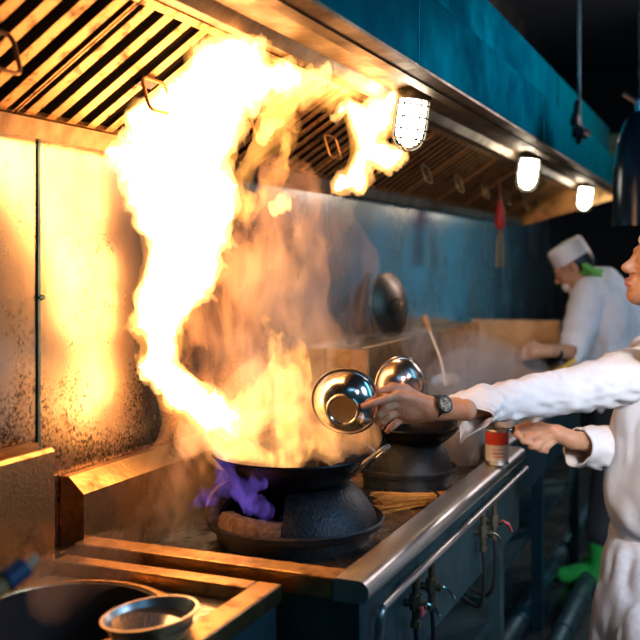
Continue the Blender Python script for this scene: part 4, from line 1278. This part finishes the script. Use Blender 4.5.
# lips, hair, cap
me = sdf_mesh('lips', [ell(HP(0, 0.0905, -0.0560), (0.0215, 0.0105, 0.0052), face_f, UP + RIGHT * .25, 0.003), ell(HP(0, 0.0895, -0.0672), (0.0190, 0.0110, 0.0058), face_f, UP + RIGHT * .25, 0.003)], 0.0016)
link('lips', me, 'lip', chef)
me = sdf_mesh('hair', [ell(HP(0, -0.03, 0.035), (0.083, 0.1, 0.096), face_f, UP + RIGHT * .25, 0.01)], 0.005, noise=lambda X, Y, Z: 0.004 * fbm(X * 60, Y * 60, Z * 60, 4, 2),
              cut=lambda X, Y, Z: ((X - hc.x) * face_f.x + (Y - hc.y) * face_f.y + (Z - hc.z) * face_f.z) - 0.045 + 0.4 * (hc.z + 0.02 - Z))
link('hair', me, 'hair', chef)
me = sdf_mesh('cap', [ell(HP(0, -0.01, 0.085), (0.092, 0.108, 0.062), face_f, UP + RIGHT * .25, 0.01), ell(HP(0, -0.01, 0.055), (0.09, 0.108, 0.04), face_f, UP + RIGHT * .25, 0.01)], 0.005)
link('cap', me, 'cloth', chef)
# jacket: trunk with folds, front panel edge towards the stove
jp = [ell(chest + UP * 0.03, (0.2, 0.115, 0.27), -RIGHT, UP, 0.05), cap(V(668, 372, 2.84), sho2, 0.085, 0.085, 0.05), cap(chest - UP * .1, pel + UP * 0.06, 0.155, 0.165, 0.06), ell(V(660, 475, 2.86), (0.19, 0.135, 0.2), -RIGHT, UP, 0.05),
      cap(V(645, 385, 2.84), V(635, 500, 2.85), 0.08, 0.085, 0.06), cap(V(700, 350, 2.8), V(670, 380, 2.85), 0.075, 0.09, 0.04)]
me = sdf_mesh('jacket', jp, 0.007, k=0.05, noise=fold_noise(31, 0.014, 11, (1, 1, 0.45)), smooth_it=1,
              cut=lambda X, Y, Z: (EYE - (552 - 265) / FPX * 2.88) - Z)
link('jacket', me, 'cloth', chef)
# sleeves
sleeve('sleeve', [V(676, 366, 2.86), V(640, 373, 2.80), V(600, 384, 2.745), V(560, 392, 2.68), V(515, 399, 2.59), V(480, 404, 2.53), V(458, 409, 2.495)],
       [0.085, 0.078, 0.068, 0.060, 0.053, 0.048, 0.042], 'cloth', chef, 11, 0.0065, seg=64, sub=14,
       mouth=lambda d: max(0, -FWD.dot(d)) ** 2 * (RIGHT * 0.085 - UP * 0.02) + max(0, -d.z) ** 3 * (UP * -0.040) + max(0, d.z) ** 2 * (RIGHT * -0.035 + UP * -0.014) + max(0, FWD.dot(d)) * RIGHT * 0.03)
sleeve('sleeve', [sho2 + RIGHT * .02, V(668, 430, 3.0), V(640, 452, 2.97), V(608, 448, 2.89), V(577, 447, 2.82)], [0.085, 0.078, 0.07, 0.062, 0.056], 'cloth', chef, 21, 0.008)
# neckerchief
me = sdf_mesh('neckerchief', ccap([V(645, 335, 2.66), V(655, 350, 2.68), V(690, 362, 2.72)], [0.012, 0.022, 0.03], 0.01) + [ell(V(686, 345, 2.74), (0.075, 0.075, 0.025), -RIGHT, UP, 0.02)], 0.004)
link('neckerchief', me, 'green', chef)
# trousers and shoes
tp = [cap(pel + UP * 0.06, pel - UP * .02, 0.165, 0.17, 0.05)]
for k_, a_ in zip(kn, an):
    tp += ccap([pel.lerp(k_, .08) + (k_ - kn[0]) * .3, k_.lerp(pel, .45) + RIGHT * 0, k_, a_ + UP * .03], [0.145, 0.12, 0.098, 0.088], 0.04)
tp.append(cap(V(632, 560, 2.88), V(616, 650, 2.86), 0.085, 0.085, 0.05))
me = sdf_mesh('trousers', tp, 0.008, k=0.04, noise=fold_noise(41, 0.012, 13, (1, 1, 0.5)), smooth_it=1)
link('trousers', me, 'trouser', chef)
for a_ in an:
    me = sdf_mesh('shoe', ccap([a_ + Vector((.05, 0, -.035)), a_ + Vector((-.06, 0, -.04)), a_ + Vector((-.15, 0, -.05))], [0.052, 0.048, 0.038], 0.02), 0.006, cut=lambda X, Y, Z: 0.003 - Z)
    link('shoe', me, 'rubber', chef)
# wrist watch
wc = V(436, 407, 2.465)
wax = (elb - wr).normalized()
wt = obj('wristwatch', lathe(bmesh.new(), [(0.0265, -0.012), (0.0294, -0.011), (0.0299, 0), (0.0294, 0.011), (0.0265, 0.012)], 40, Matrix.Translation(wc + wax * 0.002) @ wax.to_track_quat('Z', 'Y').to_matrix().to_4x4() @ Matrix.Diagonal((1.0, 1.0, 1, 1)), closed=True), 'rubber', chef)
wn = (-FWD * 0.95 + UP * 0.25 - RIGHT * 0.1).normalized(); wn = (wn - wax * wn.dot(wax)).normalized()
WT = Matrix.Translation(wc + wax * 0.002 + wn * 0.0275) @ wn.to_track_quat('Z', 'Y').to_matrix().to_4x4() @ Matrix.Scale(1.12, 4)
c_ = obj('watch_case', lathe(bmesh.new(), [(0, 0), (0.019, 0), (0.0205, 0.002), (0.0205, 0.007), (0.0185, 0.009), (0.0165, 0.009), (0.0165, 0.0075), (0, 0.0075)], 40, WT), 'rubber', None); c_.parent = wt
c_ = obj('watch_dial', lathe(bmesh.new(), [(0, 0.0076), (0.0162, 0.0076), (0.0162, 0.0079), (0, 0.0079)], 32, WT), 'watch_face', None); c_.parent = wt
bm = bmesh.new()
for q in range(12):
    a = q * math.pi / 6; tube(bm, [WT @ Vector((.0125 * math.cos(a), .0125 * math.sin(a), .0084)), WT @ Vector((.0155 * math.cos(a), .0155 * math.sin(a), .0084))], 0.0009, 5)
tube(bm, [WT @ Vector((0, 0, .0086)), WT @ Vector((.009, .005, .0086))], 0.0008, 5); tube(bm, [WT @ Vector((0, 0, .0086)), WT @ Vector((-.004, .011, .0086))], 0.0007, 5)
c_ = obj('watch_marks', bm, 'chrome', None); c_.parent = wt

# ladle handle held in the lower hand
hl = thing('held_ladle', 'dark handled tool gripped in the cook\'s lower hand', 'utensil', g0)
gd = (g1 - g0).normalized()
bm = bmesh.new(); tube(bm, [g0 - gd * .006, g0, g1, g1 + gd * 0.02], [0.006, 0.0105, 0.0115, 0.008], 14); obj('handle', bm, 'rubber', hl)
bm = bmesh.new(); tube(bm, [g0, g0 - gd * .02], [0.0045, 0.004], 10); obj('ferrule', bm, 'chrome', hl)

# ---------------- the two steel bowls in the raised hand
def steel_bowl(c, axis, R, h, rb, label, m_='chrome'):
    """axis points from the mouth to the foot"""
    t = thing('steel_bowl', label, 'bowl', c, None)
    a = Vector(axis).normalized()
    T = Matrix.Translation(c) @ a.to_track_quat('-Z', 'Y').to_matrix().to_4x4()
    outer = [(0, -h), (rb * .9, -h), (rb, -h - 0.004), (rb * 1.06, -h - 0.003), (rb * 1.1, -h + 0.003), (rb + (R - rb) * .42, -h * 0.80), (rb + (R - rb) * .74, -h * .50), (R * .965, -h * 0.16), (R * .985, 0), (R * 1.04, 0.000), (R * 1.055, 0.003), (R * 1.04, 0.006), (R * 0.985, 0.005),
             (R * .95, -h * 0.16), (rb + (R - rb) * .70, -h * .47), (rb + (R - rb) * .38, -h * 0.76), (rb * .9, -h + 0.004), (0, -h + 0.003)]
    obj('bowl_body', lathe(bmesh.new(), outer, 96, T), m_, t)
    obj('foot_ring', lathe(bmesh.new(), [(rb * .93, -h - 0.0005), (rb * .98, -h - .0055), (rb * 1.04, -h - .0055), (rb * 1.09, -h + 0.001)], 64, T, closed=True), m_, t)
    return t

steel_bowl(V(346, 402, 2.425), (-FWD * 0.93 - RIGHT * 0.17 - UP * 0.24), 0.083, 0.052, 0.037, 'shiny steel bowl tipped foot outwards, held under the index finger')
steel_bowl(V(400, 384, 2.56), (-FWD * 0.86 + RIGHT * 0.42 - UP * 0.1), 0.070, 0.052, 0.026, 'darker steel bowl behind the raised hand', 'satin_steel')

# ---------------- far cook, bending over the range
fc_f = Vector((-1, 0.05, 0))
hcf = V(574, 266, 4.72)
cook = thing('person', 'blurred cook in white jacket, cap and green neckerchief bending over the far range', 'person', V(612, 578, 4.75))
ff = (-RIGHT * 0.85 + FWD * 0.35 - UP * 0.55).normalized()
hpf, HF = head_prims(hcf, ff, UP - RIGHT * 0.4, 1.0)
hipf = V(624, 400, 4.72); hipf2 = hipf + Vector((0, .12, 0))
chf = V(604, 315, 4.70)
shf = V(590, 296, 4.60); shf2 = V(600, 290, 4.95)
elf = V(572, 352, 4.52); wrf = V(548, 351, 4.42)
elf2 = V(575, 345, 4.9); wrf2 = V(545, 352, 4.65)
bp = list(hpf) + [cap(hcf - UP * .06 + RIGHT * .04, chf + UP * .1, .05, .06, .03), cap(chf, hipf, .11, .12, .06), cap(shf, shf2, .05, .05, .05)]
bp += ccap([shf, elf, wrf], [.048, .04, .027]) + ccap([shf2, elf2, wrf2], [.048, .04, .027])
for w_, q in ((wrf, -1), (wrf2, 1)):
    d_ = (-RIGHT + UP * -.1)
    bp += [cap(w_, w_ + d_ * .07, .026, .032, .02)]
    for j in range(4):
        b0 = w_ + d_ * .08 + UP * (.022 - j * .015)
        bp += ccap([b0, b0 + d_ * .035 - FWD * .004, b0 + d_ * .055 - UP * .02 + FWD * .01], [.0105, .0095, .008], .006)
    bp += ccap([w_ + d_ * .03 + UP * .02, w_ + d_ * .065 + UP * .045, w_ + d_ * .09 + UP * .04], [.014, .011, .009], .008)
fk = [V(612, 490, 4.62), V(618, 490, 4.85)]; fa = [Vector((-0.58, 4.72, 0.1)), Vector((-0.50, 4.95, 0.1))]
for k_, a_ in zip(fk, fa): bp += ccap([hipf, k_, a_], [.1, .06, .045], .04)
link('body', sdf_mesh('body', bp, 0.007, k=0.02, smooth_it=1), 'skin', cook)
jk = [ell(chf + UP * .02, (.19, .125, .2), -RIGHT, UP + RIGHT * -.25, .05), cap(chf - UP * .06, hipf, .15, .165, .06), cap(shf, shf2, .09, .09, .05), cap(V(600, 285, 4.7), chf, .08, .12, .05), cap(V(604, 292, 4.75), V(630, 335, 4.8), .09, .13, .05), cap(V(630, 335, 4.8), V(634, 400, 4.75), .13, .15, .05)]
link('jacket', sdf_mesh('jacket', jk, 0.009, k=.05, noise=fold_noise(51, .012, 9, (1, 1, .5)), smooth_it=1), 'cloth', cook)
sleeve('sleeve', [shf, shf.lerp(elf, .5), elf, elf.lerp(wrf, .25)], [.088, .078, .066, .058], 'cloth', cook, 61, .008, seg=28)
sleeve('sleeve', [shf2, shf2.lerp(elf2, .5), elf2, elf2.lerp(wrf2, .25)], [.088, .078, .066, .058], 'cloth', cook, 71, .008, seg=28)
tp = [cap(hipf, hipf - UP * .08, .165, .16, .05)]
for k_, a_ in zip(fk, fa): tp += ccap([hipf - UP * .05 + (k_ - fk[0]) * .3, k_, a_ + UP * .16], [.14, .095, .08], .04)
link('trousers', sdf_mesh('trousers', tp, .011, k=.04, noise=fold_noise(57, .01, 9), smooth_it=1), 'dark_trouser', cook)
for a_ in fa:
    bt = ccap([a_ + UP * .16, a_ + Vector((.0, 0, -.03)), a_ + Vector((-.09, 0, -.05)), a_ + Vector((-.17, 0, -.058))], [.066, .056, .05, .040], .03)
    link('boot', sdf_mesh('boot', bt, .007, k=.02, cut=lambda X, Y, Z: .003 - Z), 'boot', cook)
ctop = HF(0, -0.02, 0.10); cup_ = (UP - RIGHT * .4).normalized()
T = Matrix.Translation(HF(0, -0.012, 0.03)) @ (HF(0, 0, 1) - HF(0, 0, 0)).to_track_quat('Z', 'Y').to_matrix().to_4x4()
obj('cap', lathe(bmesh.new(), [(0.093, 0.0), (0.094, 0.035), (0.092, 0.075), (0.08, 0.088), (0, 0.095), (0, 0.09), (0.078, 0.083), (0.089, 0.07), (0.090, 0.0)], 32, T), 'cloth', cook)
link('hair', sdf_mesh('hair', [ell(HF(0, -0.022, 0.012), (.079, .082, .08), ff, UP - RIGHT * .4, .01)], .007), 'hair', cook)
link('neckerchief', sdf_mesh('neckerchief', [ell(V(591, 272, 4.68), (.07, .07, .022), -RIGHT, UP + RIGHT * .8, .02), cap(V(585, 266, 4.60), V(600, 276, 4.60), .016, .014, .02)], .007), 'green', cook)
link('face_mask', sdf_mesh('face_mask', [ell(HF(0, 0.06, -.07), (.05, .045, .04), ff, UP, .02)], .006), 'cloth', cook)
# what the far cook holds
pc = V(541, 357, 4.42)
pn = thing('small_pan', 'small dark bowl tilted in the far cook\'s hands', 'pan', pc)
T = Matrix.Translation(pc) @ Matrix.Rotation(math.radians(25), 4, 'X')
obj('pan_body', lathe(bmesh.new(), shell_prof([(0, -.05), (.05, -.045), (.085, -.02), (.1, .01)], .003), 40, T), 'wok_iron', pn)
bm = bmesh.new(); tube(bm, [V(538, 385, 4.35), V(575, 360, 4.38)], [0.014, 0.011], 10)
tag(obj('bamboo_stick', bm, 'yellow'), 'bright yellow bamboo handle slanting up below the far cook\'s hands', 'handle')
